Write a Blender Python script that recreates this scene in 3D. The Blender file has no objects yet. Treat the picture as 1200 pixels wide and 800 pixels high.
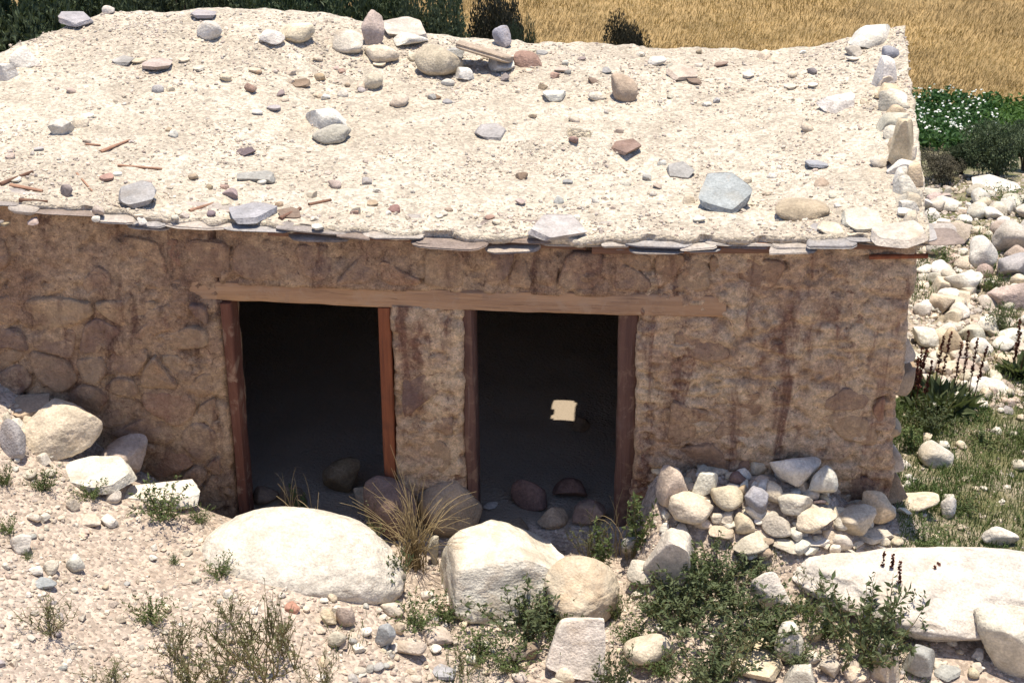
import bpy, bmesh, math, random
import numpy as np
from mathutils import Vector, Matrix

# ------------------------------------------------------------------ camera, world, sun
SC = bpy.context.scene
COL = SC.collection
FPX, TH, PSI, CH = 2000.0, math.radians(27.5), math.radians(4.0), 6.8
FW = np.array([-math.sin(PSI)*math.cos(TH), math.cos(PSI)*math.cos(TH), -math.sin(TH)])
RT = np.array([math.cos(PSI), math.sin(PSI), 0.0])
UP = np.cross(RT, FW)
def ray(px, py):
    return FW + RT*((px-600.0)/FPX) - UP*((py-400.0)/FPX)
_r = ray(650, 620); _t = -CH/_r[2]
CAM = np.array([-_t*_r[0], -_t*_r[1], CH])

cd = bpy.data.cameras.new('camera'); co = bpy.data.objects.new('camera', cd); COL.objects.link(co)
cd.sensor_width = 36.0; cd.lens = FPX/1200*36; cd.clip_end = 2000; cd.clip_start = 0.1
co.location = CAM; co.rotation_euler = (math.pi/2-TH, 0, PSI)
SC.camera = co

SUN_EL, SUN_AZ = math.radians(85.3), math.radians(25)      # azimuth from +Y towards +X
SD = Vector((math.sin(SUN_AZ)*math.cos(SUN_EL), math.cos(SUN_AZ)*math.cos(SUN_EL), math.sin(SUN_EL)))
w = bpy.data.worlds.new('World'); SC.world = w; w.use_nodes = True
nt = w.node_tree; bg = nt.nodes['Background']
sky = nt.nodes.new('ShaderNodeTexSky'); sky.sky_type = 'NISHITA'; sky.sun_disc = False
sky.sun_elevation = SUN_EL; sky.sun_rotation = SUN_AZ; sky.altitude = 3500; sky.air_density = 0.65; sky.dust_density = 6.0
nt.links.new(sky.outputs[0], bg.inputs[0]); bg.inputs[1].default_value = 0.15
sl = bpy.data.lights.new('sun', 'SUN'); sl.energy = 2.9; sl.angle = math.radians(0.53); sl.color = (1.0, 0.91, 0.77)
so = bpy.data.objects.new('sun', sl); COL.objects.link(so); so.rotation_euler = SD.to_track_quat('Z', 'Y').to_euler()
so.location = (5, 10, 30)
vs = SC.view_settings; vs.view_transform = 'Standard'; vs.look = 'None'; vs.exposure = 1.35; vs.gamma = 1.0
vs.use_curve_mapping = False

# ------------------------------------------------------------------ helpers
RNG = np.random.default_rng(7)
def hsh(i, j, k, s):
    n = (i.astype(np.uint64)*np.uint64(374761393) + j.astype(np.uint64)*np.uint64(668265263)
         + k.astype(np.uint64)*np.uint64(2246822519) + np.uint64(s*3266489917 % 4294967296)) & np.uint64(0xffffffff)
    n = ((n ^ (n >> np.uint64(13)))*np.uint64(1274126177)) & np.uint64(0xffffffff)
    n = ((n ^ (n >> np.uint64(15)))*np.uint64(2654435761)) & np.uint64(0xffffffff)
    return ((n ^ (n >> np.uint64(16))) & np.uint64(0xffff)).astype(float)/65535.0
def vnoise(p, s=0):
    p = np.asarray(p, float); q = np.floor(p); f = p-q; f = f*f*(3-2*f)
    q = q.astype(np.int64)+100000
    i, j, k = q[:, 0], q[:, 1], q[:, 2]; r = 0
    for a in (0, 1):
        for b in (0, 1):
            for c in (0, 1):
                wgt = (f[:, 0] if a else 1-f[:, 0])*(f[:, 1] if b else 1-f[:, 1])*(f[:, 2] if c else 1-f[:, 2])
                r = r+wgt*hsh(i+a, j+b, k+c, s)
    return r*2-1
def fbm(p, s=0, o=4, g=.5):
    p = np.asarray(p, float); r = 0; a = 1.0; t = 0
    for k in range(o):
        r = r+a*vnoise(p*(2.0**k)+17.3*k, s+k); t += a; a *= g
    return r/t
def sstep(a, b, x):
    t = np.clip((x-a)/(b-a), 0, 1); return t*t*(3-2*t)

def mesh(name, V, F, mats=None, smooth=True, sharp=None):
    V = np.asarray(V, float); me = bpy.data.meshes.new(name)
    if isinstance(F, np.ndarray):
        n, k = F.shape
        me.vertices.add(len(V)); me.vertices.foreach_set('co', V.ravel())
        me.loops.add(n*k); me.loops.foreach_set('vertex_index', F.astype(np.int32).ravel())
        me.polygons.add(n); me.polygons.foreach_set('loop_start', np.arange(0, n*k, k, dtype=np.int32))
        me.update(calc_edges=True)
    else:
        me.from_pydata(V.tolist(), [], F); me.update()
    me.polygons.foreach_set('use_smooth', [bool(smooth)]*len(me.polygons))
    if sharp and smooth: me.set_sharp_from_angle(angle=math.radians(sharp))
    for m in ([mats] if mats and not isinstance(mats, (list, tuple)) else (mats or [])): me.materials.append(m)
    return me
def obj(name, me, parent=None, loc=None, rot=None, scale=None, color=None):
    o = bpy.data.objects.new(name, me); COL.objects.link(o)
    if parent: o.parent = parent
    if loc is not None: o.location = loc
    if rot is not None: o.rotation_euler = rot
    if scale is not None: o.scale = scale
    if color is not None: o.color = (*color[:3], 1)
    return o
def tag(o, label=None, cat=None, group=None, kind=None):
    if label: o['label'] = label
    if cat: o['category'] = cat
    if group: o['group'] = group
    if kind: o['kind'] = kind
    return o
def empty(name, loc=(0, 0, 0)):
    o = bpy.data.objects.new(name, None); COL.objects.link(o); o.location = loc; o.empty_display_size = .1
    return o
def set_col(me, cols):
    a = me.color_attributes.new('Col', 'FLOAT_COLOR', 'POINT')
    c = np.ones((len(me.vertices), 4)); c[:, :3] = cols
    a.data.foreach_set('color', c.ravel())
def stamp(TV, TF, M, T):
    """copies of one template: M (n,3,3), T (n,3)"""
    n = len(T); nv = len(TV)
    V = np.einsum('nij,vj->nvi', M, TV)+T[:, None, :]
    F = TF[None, :, :]+(np.arange(n)*nv)[:, None, None]
    return V.reshape(-1, 3), F.reshape(-1, TF.shape[1])
def joinarr(parts):
    Vs, Fs, o = [], [], 0
    for V, F in parts:
        Vs.append(V); Fs.append(F+o); o += len(V)
    return np.concatenate(Vs), np.concatenate(Fs)
def rotz(a):
    c, s = np.cos(a), np.sin(a); M = np.zeros((len(a), 3, 3)); M[:, 0, 0] = c; M[:, 0, 1] = -s; M[:, 1, 0] = s; M[:, 1, 1] = c; M[:, 2, 2] = 1
    return M
def randrot(n, rng):
    q = rng.normal(size=(n, 4)); q /= np.linalg.norm(q, axis=1)[:, None]; a, b, c, d = q.T
    return np.stack([np.stack([1-2*(c*c+d*d), 2*(b*c-a*d), 2*(b*d+a*c)], -1), np.stack([2*(b*c+a*d), 1-2*(b*b+d*d), 2*(c*d-a*b)], -1),
                     np.stack([2*(b*d-a*c), 2*(c*d+a*b), 1-2*(b*b+c*c)], -1)], 1)

# ------------------------------------------------------------------ materials
class NT:
    def __init__(s, name):
        s.m = bpy.data.materials.new(name); s.m.use_nodes = True; s.t = s.m.node_tree
        s.b = s.t.nodes['Principled BSDF']; s.b.inputs['Roughness'].default_value = .92
        s.b.inputs['Specular IOR Level'].default_value = .15
        s.pos = s.t.nodes.new('ShaderNodeNewGeometry').outputs['Position']
    def n(s, ty, ins=(), **kw):
        x = s.t.nodes.new(ty)
        for k, v in kw.items(): setattr(x, k, v)
        for k, v in dict(ins).items(): s.put(x.inputs[k], v)
        return x
    def put(s, sock, v):
        if hasattr(v, 'is_output'): s.t.links.new(v, sock)
        elif isinstance(v, tuple) and len(v) == 3 and sock.type == 'RGBA': sock.default_value = (*v, 1)
        else: sock.default_value = v
    def mp(s, sc, off=(0, 0, 0), src=None):
        return s.n('ShaderNodeMapping', {'Vector': src or s.pos, 'Scale': sc, 'Location': off}).outputs[0]
    def noise(s, scale, detail=5, rough=.6, vec=None, dist=0):
        return s.n('ShaderNodeTexNoise', {'Vector': vec or s.pos, 'Scale': scale, 'Detail': detail, 'Roughness': rough, 'Distortion': dist}).outputs['Fac']
    def voro(s, scale, feat='F1', out='Distance', vec=None, rnd=1):
        return s.n('ShaderNodeTexVoronoi', {'Vector': vec or s.pos, 'Scale': scale, 'Randomness': rnd}, feature=feat).outputs[out]
    def ramp(s, fac, a, b, lo=0., hi=1.):
        return s.n('ShaderNodeMapRange', {'Value': fac, 'From Min': a, 'From Max': b, 'To Min': lo, 'To Max': hi}, interpolation_type='SMOOTHSTEP').outputs[0]
    def mix(s, fac, a, b, blend='MIX'):
        x = s.n('ShaderNodeMix', data_type='RGBA', blend_type=blend)
        s.put(x.inputs['Factor'], fac); s.put(x.inputs[6], a); s.put(x.inputs[7], b); return x.outputs[2]
    def mul(s, col, val):
        return s.n('ShaderNodeVectorMath', {0: col, 1: val}, operation='MULTIPLY').outputs[0]
    def math(s, op, a, b=0.):
        return s.n('ShaderNodeMath', {0: a, 1: b}, operation=op).outputs[0]
    def bump(s, h, strength=.5, dist=.02, prev=None):
        x = s.n('ShaderNodeBump', {'Height': h, 'Strength': strength, 'Distance': dist})
        if prev: s.put(x.inputs['Normal'], prev)
        return x.outputs[0]
    def out(s, col=None, nor=None, rough=None):
        if col is not None: s.put(s.b.inputs['Base Color'], col)
        if nor is not None: s.put(s.b.inputs['Normal'], nor)
        if rough is not None: s.put(s.b.inputs['Roughness'], rough)
        return s.m

def mat_rock(name, attr=False, banded=False):
    m = NT(name)
    if attr: base = m.n('ShaderNodeAttribute', attribute_name='Col').outputs['Color']
    else: base = m.n('ShaderNodeObjectInfo').outputs['Color']
    g1 = m.noise(7, 6, .65); g2 = m.noise(55, 5, .7); g3 = m.noise(2.6, 4, .6)
    c = m.mul(base, m.ramp(g1, .3, .72, .72, 1.14))
    c = m.mul(c, m.ramp(g2, .3, .7, .78, 1.14))
    c = m.mix(m.ramp(g3, .54, .76, 0, .36), c, m.mul(base, (.90, .72, .52)))
    c = m.mix(m.ramp(m.noise(15, 5, .7), .60, .72, 0, .5), c, (.22, .17, .13))
    c = m.mix(m.ramp(m.noise(2.2, 7, .75, vec=m.mp((1, 1, 3.2), (4, 2, 6)), dist=1.5), .58, .64, 0, .45), c, (.30, .24, .18))
    if banded:
        wv = m.n('ShaderNodeTexWave', {'Vector': m.mp((1.2, .6, 6.5)), 'Scale': 1.1, 'Distortion': 7, 'Detail': 4, 'Detail Scale': 1.4}).outputs['Fac']
        c = m.mix(m.ramp(wv, .6, .95, 0, .28), c, (.40, .29, .19))
    h = m.math('ADD', m.noise(26, 8, .72), m.math('MULTIPLY', m.voro(60), .35))
    if banded: h = m.math('ADD', h, m.math('MULTIPLY', wv, .6))
    return m.out(c, m.bump(h, .55, .018))
ROCK = mat_rock('rock'); ROCKS = mat_rock('pebble_mix', attr=True); BAND = mat_rock('banded_rock', banded=True)

def mat_dust(name, a, b, c3, peb=50):
    m = NT(name)
    col = m.mix(m.ramp(m.noise(1.1, 6, .65, dist=.7), .40, .60), a, b)
    vc = m.n('ShaderNodeTexVoronoi', {'Vector': m.pos, 'Scale': peb}, feature='F1')
    rnd = m.n('ShaderNodeSeparateColor', {0: vc.outputs['Color']}).outputs[0]
    col = m.mul(col, m.ramp(rnd, 0, 1, .74, 1.2))
    col = m.mix(m.ramp(m.noise(22, 5, .7), .58, .72, 0, .5), col, c3)
    vd = m.voro(peb*2.3)
    h = m.math('ADD', m.math('MULTIPLY', m.math('SUBTRACT', 1.0, vc.outputs['Distance']), .8), m.math('ADD', m.noise(38, 7, .75), m.math('MULTIPLY', vd, -.4)))
    col = m.mul(col, m.ramp(m.noise(5.5, 6, .7), .3, .7, .84, 1.1))
    return m.out(col, m.bump(h, .75, .02))
DUST = mat_dust('roof_dust', (.57, .50, .395), (.475, .41, .32), (.37, .30, .235))

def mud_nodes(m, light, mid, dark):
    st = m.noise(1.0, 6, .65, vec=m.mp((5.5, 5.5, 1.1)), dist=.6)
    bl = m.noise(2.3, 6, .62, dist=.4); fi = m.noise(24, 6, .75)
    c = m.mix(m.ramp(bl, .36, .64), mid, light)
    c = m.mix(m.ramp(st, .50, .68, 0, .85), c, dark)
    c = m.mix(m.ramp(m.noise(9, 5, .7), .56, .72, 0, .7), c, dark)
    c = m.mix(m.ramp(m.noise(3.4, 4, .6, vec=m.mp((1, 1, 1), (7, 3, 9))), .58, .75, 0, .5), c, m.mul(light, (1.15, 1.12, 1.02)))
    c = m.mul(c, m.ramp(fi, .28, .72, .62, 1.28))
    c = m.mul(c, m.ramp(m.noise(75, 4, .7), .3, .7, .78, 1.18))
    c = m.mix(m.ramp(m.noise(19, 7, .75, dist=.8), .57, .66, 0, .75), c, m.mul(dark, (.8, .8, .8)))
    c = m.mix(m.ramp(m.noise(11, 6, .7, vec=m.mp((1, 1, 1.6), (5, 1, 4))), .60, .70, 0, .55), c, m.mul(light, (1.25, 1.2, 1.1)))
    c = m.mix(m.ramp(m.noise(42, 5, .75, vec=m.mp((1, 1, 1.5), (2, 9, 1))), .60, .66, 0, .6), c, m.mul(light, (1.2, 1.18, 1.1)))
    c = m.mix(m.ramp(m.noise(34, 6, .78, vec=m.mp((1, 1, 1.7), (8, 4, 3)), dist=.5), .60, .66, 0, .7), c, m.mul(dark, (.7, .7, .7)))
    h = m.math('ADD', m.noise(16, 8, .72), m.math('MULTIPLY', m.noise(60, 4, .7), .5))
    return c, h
def mat_mud(name, light, mid, dark, objmix=0.):
    m = NT(name); c, h = mud_nodes(m, light, mid, dark)
    if objmix:
        oc = m.n('ShaderNodeObjectInfo').outputs['Color']
        c = m.mix(m.ramp(m.noise(4.2, 5, .65, vec=m.mp((1, 1, 1), (3, 8, 2))), .40, .62, .15, objmix), c, m.mul(oc, m.ramp(m.noise(30, 6, .7), .25, .75, .72, 1.2)))
    return m.out(c, m.bump(h, .9, .045))
PLASTER = mat_mud('mud_plaster', (.70, .53, .35), (.51, .345, .225), (.19, .088, .062))
MORTAR = mat_mud('mud_mortar', (.55, .39, .25), (.37, .24, .155), (.13, .066, .05))
WSTONE = mat_mud('wall_stone', (.58, .405, .25), (.42, .265, .165), (.18, .085, .062), objmix=.6)
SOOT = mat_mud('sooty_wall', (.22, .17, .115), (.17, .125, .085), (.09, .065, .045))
FLOOR = mat_mud('earth_floor', (.13, .095, .065), (.10, .07, .05), (.06, .04, .03))

def mat_wood(name, a, b, c3, ax, mud=0.):
    m = NT(name); sc = [14., 14., 14.]; sc[ax] = .9
    g = m.noise(1.6, 6, .65, vec=m.mp(tuple(sc)), dist=.5); sc2 = [60., 60., 60.]; sc2[ax] = 2.
    k = m.noise(1.2, 4, .7, vec=m.mp(tuple(sc2)))
    c = m.mix(m.ramp(g, .35, .68), a, b); c = m.mix(m.ramp(k, .55, .75, 0, .75), c, c3)
    c = m.mix(m.ramp(m.noise(3, 5, .6), .55, .75, 0, .5), c, c3)
    c = m.mix(m.ramp(m.noise(7, 7, .72, dist=.6), .50, .66, 0, mud), c, (.40, .285, .19))
    return m.out(c, m.bump(m.math('ADD', g, k), .6, .012), .8)
W_LINTEL = mat_wood('lintel_wood', (.42, .265, .155), (.32, .195, .115), (.10, .06, .042), 0, .6)
W_POLE = mat_wood('pole_wood', (.20, .11, .07), (.13, .072, .05), (.06, .035, .028), 0)
W_RED = mat_wood('red_post_wood', (.25, .090, .042), (.17, .060, .032), (.08, .036, .026), 2)
W_RED2 = mat_wood('weathered_post_wood', (.16, .070, .045), (.12, .05, .034), (.20, .12, .085), 2, .55)
W_DARK = mat_wood('dark_post_wood', (.13, .072, .055), (.09, .05, .042), (.18, .125, .105), 2, .3)
W_STICK = mat_wood('stick_wood', (.34, .20, .13), (.27, .15, .10), (.16, .08, .06), 0)

def mat_leaf(name, a, b, trans=.25, rough=.6, sc=6.):
    m = NT(name); t = m.t
    r = m.n('ShaderNodeObjectInfo').outputs['Random']
    ng = m.noise(sc, 3, .6)
    c = m.mix(m.ramp(ng, .32, .68), a, b)
    c = m.mul(c, m.ramp(r, 0, 1, .85, 1.15))
    m.out(c, None, rough)
    if trans:
        tr = m.n('ShaderNodeBsdfTranslucent', {'Color': m.mul(c, (1.15, 1.2, .6))})
        mx = m.n('ShaderNodeMixShader', {0: trans}); t.links.new(m.b.outputs[0], mx.inputs[1]); t.links.new(tr.outputs[0], mx.inputs[2])
        t.links.new(mx.outputs[0], t.nodes['Material Output'].inputs[0])
    return m.m
L_HERB = mat_leaf('herb_leaf', (.085, .12, .045), (.135, .17, .07))
L_DARK = mat_leaf('dark_leaf', (.080, .105, .050), (.13, .155, .08))
L_OLIVE = mat_leaf('olive_leaf', (.12, .135, .065), (.19, .19, .10))
L_BUSH = mat_leaf('bush_leaf', (.045, .065, .032), (.095, .12, .065), trans=.12)
L_BUSHG = mat_leaf('grey_bush_leaf', (.06, .078, .045), (.10, .12, .07), trans=.12)
L_BROWN = mat_leaf('brown_bush_leaf', (.048, .046, .030), (.085, .075, .05), trans=.08)
L_CROP = mat_leaf('crop_leaf', (.030, .072, .022), (.055, .11, .035), sc=3)
L_LIME = mat_leaf('light_crop_leaf', (.075, .14, .035), (.10, .18, .045), sc=3)
STRAW = mat_leaf('dry_straw', (.36, .27, .14), (.46, .36, .20), trans=.2)
GOLD = mat_leaf('ripe_barley', (.26, .185, .085), (.39, .285, .135), trans=.2, sc=.5)
GRASS = mat_leaf('grass_blade', (.062, .10, .030), (.115, .145, .05), sc=1.7, trans=.12)
DOCKS = mat_leaf('dock_spike', (.10, .032, .022), (.15, .055, .035), trans=.05, sc=12)
PETAL = mat_leaf('white_petal', (.75, .75, .70), (.8, .8, .76), trans=.1)
STEM = mat_leaf('plant_stem', (.12, .11, .05), (.18, .14, .07), trans=0)
BARK = mat_wood('bush_bark', (.13, .09, .06), (.08, .055, .04), (.04, .03, .02), 2)

# ------------------------------------------------------------------ terrain heights
def onY(px, py, y0):
    r = ray(px, py); t = (y0-CAM[1])/r[1]; return CAM+t*r
def onZ(px, py, z0):
    r = ray(px, py); t = (z0-CAM[2])/r[2]; return CAM+t*r
cp = [onZ(*q) for q in [(0, 520, .95), (0, 600, .86), (0, 700, .8), (0, 800, .76), (100, 600, .64), (100, 700, .6), (100, 800, .57),
      (200, 640, .46), (200, 720, .46), (200, 800, .46), (300, 705, .44), (300, 770, .41), (350, 720, .36), (340, 800, .35), (420, 730, .24), (420, 800, .18),
      (500, 700, 0), (520, 790, 0), (600, 740, -.03), (650, 800, -.05), (760, 700, .0), (760, 790, -.03), (860, 680, .06), (860, 740, .03),
      (860, 800, -.02), (960, 680, .06), (960, 740, .02), (960, 800, -.05), (1060, 650, .08), (1100, 740, 0), (1100, 800, -.08),
      (1190, 650, .05), (1190, 780, -.05), (1075, 590, .1), (1130, 560, .05), (1130, 480, 0), (1190, 560, 0), (1190, 400, -.05),
      (1100, 400, -.05), (1130, 300, -.2), (1190, 300, -.2), (1170, 220, -.42), (1100, 230, -.42)]]
cp += [onY(*q) for q in [(20, 455, 0), (60, 530, -.48), (150, 570, -.52), (225, 590, -.5), (15, 490, -.4), (255, 606, -.02), (370, 606, -.02), (480, 640, -.3), (650, 620, 0), (640, 665, -.45)]]
cp += [np.array(q) for q in [(0, 5, -.25), (-5, 5, .4), (-5, 2, 1.0), (0, 9, -.9), (5, 10, -1.0), (-6, 9, -.6), (0, 14, -1.6), (8, 14, -1.7), (-8, 14, -1.5),
       (-4, -3, .78), (2, -3, -.12), (-6.5, 0, 1.3), (5.5, 0, 0), (5.5, -3, -.12), (0, -3, 0), (-6.5, -3, 1.2), (8, 6, -.4), (-9, 6, .4), (1.5, 2.5, -.02), (2.6, 3, -.08)]]
cp = np.array(cp)
def tps(cp, lam=.01):
    n = len(cp); d = np.linalg.norm(cp[:, None, :2]-cp[None, :, :2], axis=-1)
    K = np.where(d > 0, d*d*np.log(d+1e-12), 0)+lam*np.eye(n)
    P = np.c_[np.ones(n), cp[:, :2]]; A = np.zeros((n+3, n+3)); A[:n, :n] = K; A[:n, n:] = P; A[n:, :n] = P.T
    sol = np.linalg.solve(A, np.r_[cp[:, 2], 0, 0, 0])
    def f(x, y):
        d = np.sqrt((x[:, None]-cp[None, :, 0])**2+(y[:, None]-cp[None, :, 1])**2)
        return np.where(d > 0, d*d*np.log(d+1e-12), 0)@sol[:n]+sol[n]+sol[n+1]*x+sol[n+2]*y
    return f
TPS = tps(cp)
XL, XR, YB = -4.42, 2.32, 4.05        # outer faces of the hut
def xright(y): return 2.32+.07*y
def xleft(y): return -4.42-.0*y
def terrain(x, y):
    xs = np.clip(x, -7, 9); ys = np.clip(y, -4, 15)
    z = TPS(xs, ys)
    far = np.maximum(np.abs(x-xs), np.abs(y-ys)); z = z*(1-sstep(0, 14, far))+sstep(0, 14, far)*(-1.7)
    z = z+sstep(3.5, 11.5, -y)*5.3                                    # the slope the photographer stands on
    p = np.c_[x, y, np.zeros_like(x)]
    z = z+.035*fbm(p*1.3, 3, 4)+.018*fbm(p*7, 9, 3)
    # heap of fallen stone in front of the right hand wall
    hp = np.clip(1+(y+.26)/.62, 0, 1)*(y < .25)
    hx = sstep(.50, .72, x)*(1-.55*sstep(1.75, 2.15, x))*(1-sstep(2.35, 2.75, x))
    z = z+.46*hp*hx
    # inside the hut: level floor
    m = sstep(.10, .34, y)*(1-sstep(3.7, 3.95, y))*sstep(-4.3, -4.0, x)*(1-sstep(2.05, 2.3, x))
    z = z*(1-m)+m*(-.04+.02*fbm(p*3, 21, 3))
    return z
def axis(segs):
    out = [segs[0][0]]
    for a, b, d in segs:
        n = max(1, int(round((b-a)/d))); out += list(a+(b-a)*np.arange(1, n+1)/n)
    return np.array(out)
GX = axis([(-300, -60, 40), (-60, -20, 6), (-20, -7, 1), (-7, -4.2, .12), (-4.2, 3.2, .032), (3.2, 6, .06), (6, 9, .2), (9, 20, 1), (20, 60, 6), (60, 300, 40)])
GY = axis([(-120, -30, 15), (-30, -12, 1.5), (-12, -4, .3), (-4, -2.4, .1), (-2.4, .6, .03), (.6, 6, .06), (6, 16, .2), (16, 30, .3), (30, 40, 1.2), (40, 100, 10), (100, 900, 100)])
gx, gy = np.meshgrid(GX, GY)
GZ = np.concatenate([terrain(gx.ravel()[i:i+20000], gy.ravel()[i:i+20000]) for i in range(0, gx.size, 20000)]).reshape(gx.shape)
def gridsample(X, Y, Zg, x, y):
    i = np.clip(np.searchsorted(X, x)-1, 0, len(X)-2); j = np.clip(np.searchsorted(Y, y)-1, 0, len(Y)-2)
    u = np.clip((x-X[i])/(X[i+1]-X[i]), 0, 1); v = np.clip((y-Y[j])/(Y[j+1]-Y[j]), 0, 1)
    return Zg[j, i]*(1-u)*(1-v)+Zg[j, i+1]*u*(1-v)+Zg[j+1, i]*(1-u)*v+Zg[j+1, i+1]*u*v
def gz(x, y): return gridsample(GX, GY, GZ, np.atleast_1d(np.asarray(x, float)), np.atleast_1d(np.asarray(y, float)))

# ------------------------------------------------------------------ roof heights
EV = np.array([onY(px, py, -.14) for px, py in [(-330, 222), (-150, 228), (0, 238), (150, 255), (300, 268), (430, 276), (560, 283), (700, 286), (900, 286), (1085, 283)]])
BK = np.array([onY(px, py, 4.15) for px, py in [(0, 8), (135, 13), (200, 9), (345, 14), (420, 36), (500, 44), (640, 50), (760, 55), (890, 60), (960, 56), (1000, 46), (1055, 40)]])
def roofz(x, y):
    v = np.clip((y+.14)/4.29, -.05, 1.05)
    xf = -4.55+(x-rxl(y))/(rxr(y)-rxl(y))*(EV[-1, 0]+4.55)
    xb = -4.55+(x-rxl(y))/(rxr(y)-rxl(y))*(BK[-1, 0]+4.55)
    zf = np.interp(xf, EV[:, 0], EV[:, 2])+.035; zb = np.interp(xb, BK[:, 0], BK[:, 2])
    z = zf*(1-v)+zb*v
    z = z-.07*np.sin(np.pi*np.clip(v*1.15, 0, 1))
    z = z+.05*np.exp(-((v-.80)/.09)**2)*(.6+.4*np.sin(x*1.7))
    z = z-.20*(1-sstep(-4.62, -3.85, x-.12*y))*sstep(.45, 1, v)*0
    ed = rxr(y)-x; z = z+(.075*np.exp(-(ed/.22)**2)+.03*np.exp(-((ed-.55)/.25)**2))*sstep(.3, 1.2, y)
    p = np.c_[x, y, 0*x]
    return z+.030*fbm(p*1.7, 5, 4)*sstep(0, .1, v)+.022*fbm(p*7, 6, 4)+.011*fbm(p*24, 8, 3)
def rxr(y): return EV[-1, 0]+.03+(BK[-1, 0]-EV[-1, 0])*np.clip((y+.14)/4.29, -.1, 1.1)
def rxl(y): return -4.74+.62*sstep(2.75, 4.25, y)
RU = np.linspace(0, 1, 300); RV = np.linspace(0, 1, 176)
ru, rv = np.meshgrid(RU, RV)
rp = np.c_[ru.ravel()*20, rv.ravel()*12, 0*ru.ravel()]
ry = -.105+rv*4.265
ry[0, :] += .07*fbm(np.c_[RU*60, RU*0, RU*0], 31, 3); ry[-1, :] += .05*fbm(np.c_[RU*30, RU*0+4, RU*0], 32, 3)
rxe_r = rxr(ry)+.035*fbm(np.c_[ry.ravel()*5, 0*rp[:, 0], 0*rp[:, 0]], 33, 3).reshape(ry.shape)
rxe_l = rxl(ry)+.05*fbm(np.c_[ry.ravel()*4, 0*rp[:, 0]+3, 0*rp[:, 0]], 34, 3).reshape(ry.shape)
rx = rxe_l+(rxe_r-rxe_l)*ru
rz = roofz(rx.ravel(), ry.ravel()).reshape(rx.shape)
def rzs(x, y): return roofz(np.atleast_1d(np.asarray(x, float)), np.atleast_1d(np.asarray(y, float)))

def march(pxs, pys, off=0., surf=gz, t0=8., t1=45., dt=.3):
    pxs = np.atleast_1d(np.asarray(pxs, float)); pys = np.atleast_1d(np.asarray(pys, float)); off = np.broadcast_to(np.asarray(off, float), pxs.shape)
    D = FW[None]+RT[None]*((pxs-600)/FPX)[:, None]-UP[None]*((pys-400)/FPX)[:, None]
    n = len(pxs); ts = np.arange(t0, t1, .12)
    lo = np.full(n, t1-.2); hi = np.full(n, float(t1))
    for c in range(0, n, 3000):
        d = D[c:c+3000]; P = CAM+d[:, None, :]*ts[None, :, None]
        e = P[..., 2]-off[c:c+3000, None]-surf(P[..., 0].ravel(), P[..., 1].ravel()).reshape(P.shape[:2])
        h = e <= 0; k = np.argmax(h, 1); ok = h.any(1) & (k > 0)
        lo[c:c+3000] = np.where(ok, ts[np.maximum(k-1, 0)], t1); hi[c:c+3000] = np.where(ok, ts[k], t1)
    for _ in range(9):
        mid = (lo+hi)/2; P = CAM+D*mid[:, None]; below = P[:, 2]-off-surf(P[:, 0], P[:, 1]) <= 0
        hi = np.where(below, mid, hi); lo = np.where(below, lo, mid)
    return CAM+D*hi[:, None], hi, D

# ------------------------------------------------------------------ ground
def grid_faces(nx, ny):
    i = np.arange(nx-1)[None, :]+np.arange(ny-1)[:, None]*nx
    return np.stack([i, i+1, i+1+nx, i+nx], -1).reshape(-1, 4)
def mat_ground():
    m = NT('ground_earth')
    zone = m.n('ShaderNodeAttribute', attribute_name='Col').outputs['Color']
    sp = m.n('ShaderNodeSeparateColor', {0: zone})
    col = m.mix(m.ramp(m.noise(1.8, 5, .6), .35, .65), (.47, .39, .32), (.40, .325, .26))
    vc = m.n('ShaderNodeTexVoronoi', {'Vector': m.pos, 'Scale': 42.}, feature='F1')
    rnd = m.n('ShaderNodeSeparateColor', {0: vc.outputs['Color']}).outputs[0]
    col = m.mul(col, m.ramp(rnd, 0, 1, .70, 1.25))
    col = m.mix(m.ramp(m.noise(16, 5, .7), .56, .70, 0, .55), col, (.28, .205, .15))
    gr = m.mix(m.ramp(m.noise(5, 5, .6), .35, .65), (.16, .145, .075), (.11, .115, .05))
    col = m.mix(m.math('MULTIPLY', sp.outputs[1], m.ramp(m.noise(3.5, 5, .7), .3, .6, .45, 1)), col, gr)
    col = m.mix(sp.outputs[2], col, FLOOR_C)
    col = m.mix(sp.outputs[0], col, m.mix(m.ramp(m.noise(1.2, 5, .6), .35, .65), (.36, .25, .115), (.25, .175, .08)))
    h = m.math('ADD', m.math('MULTIPLY', m.math('SUBTRACT', 1.0, vc.outputs['Distance']), .8), m.noise(30, 7, .75))
    return m.out(col, m.bump(h, .7, .02))
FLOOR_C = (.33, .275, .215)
GROUND = mat_ground()
gV = np.c_[gx.ravel(), gy.ravel(), GZ.ravel()]
gme = mesh('ground', gV, grid_faces(len(GX), len(GY)), GROUND)
X_, Y_ = gV[:, 0], gV[:, 1]
def field_edge(x): return 13.9+.06*x+.25*np.sin(x*.7)
zc = np.zeros((len(gV), 3))
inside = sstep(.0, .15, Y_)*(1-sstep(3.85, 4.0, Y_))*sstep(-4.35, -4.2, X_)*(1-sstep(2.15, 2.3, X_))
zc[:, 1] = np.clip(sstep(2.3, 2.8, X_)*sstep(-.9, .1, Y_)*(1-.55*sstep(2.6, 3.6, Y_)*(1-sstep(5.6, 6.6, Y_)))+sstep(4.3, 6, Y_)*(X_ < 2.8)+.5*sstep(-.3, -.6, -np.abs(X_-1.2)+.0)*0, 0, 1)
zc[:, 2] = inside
zc[:, 0] = sstep(-.15, .15, Y_-field_edge(X_))
set_col(gme, zc)
tag(obj('ground', gme), kind='structure')

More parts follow.
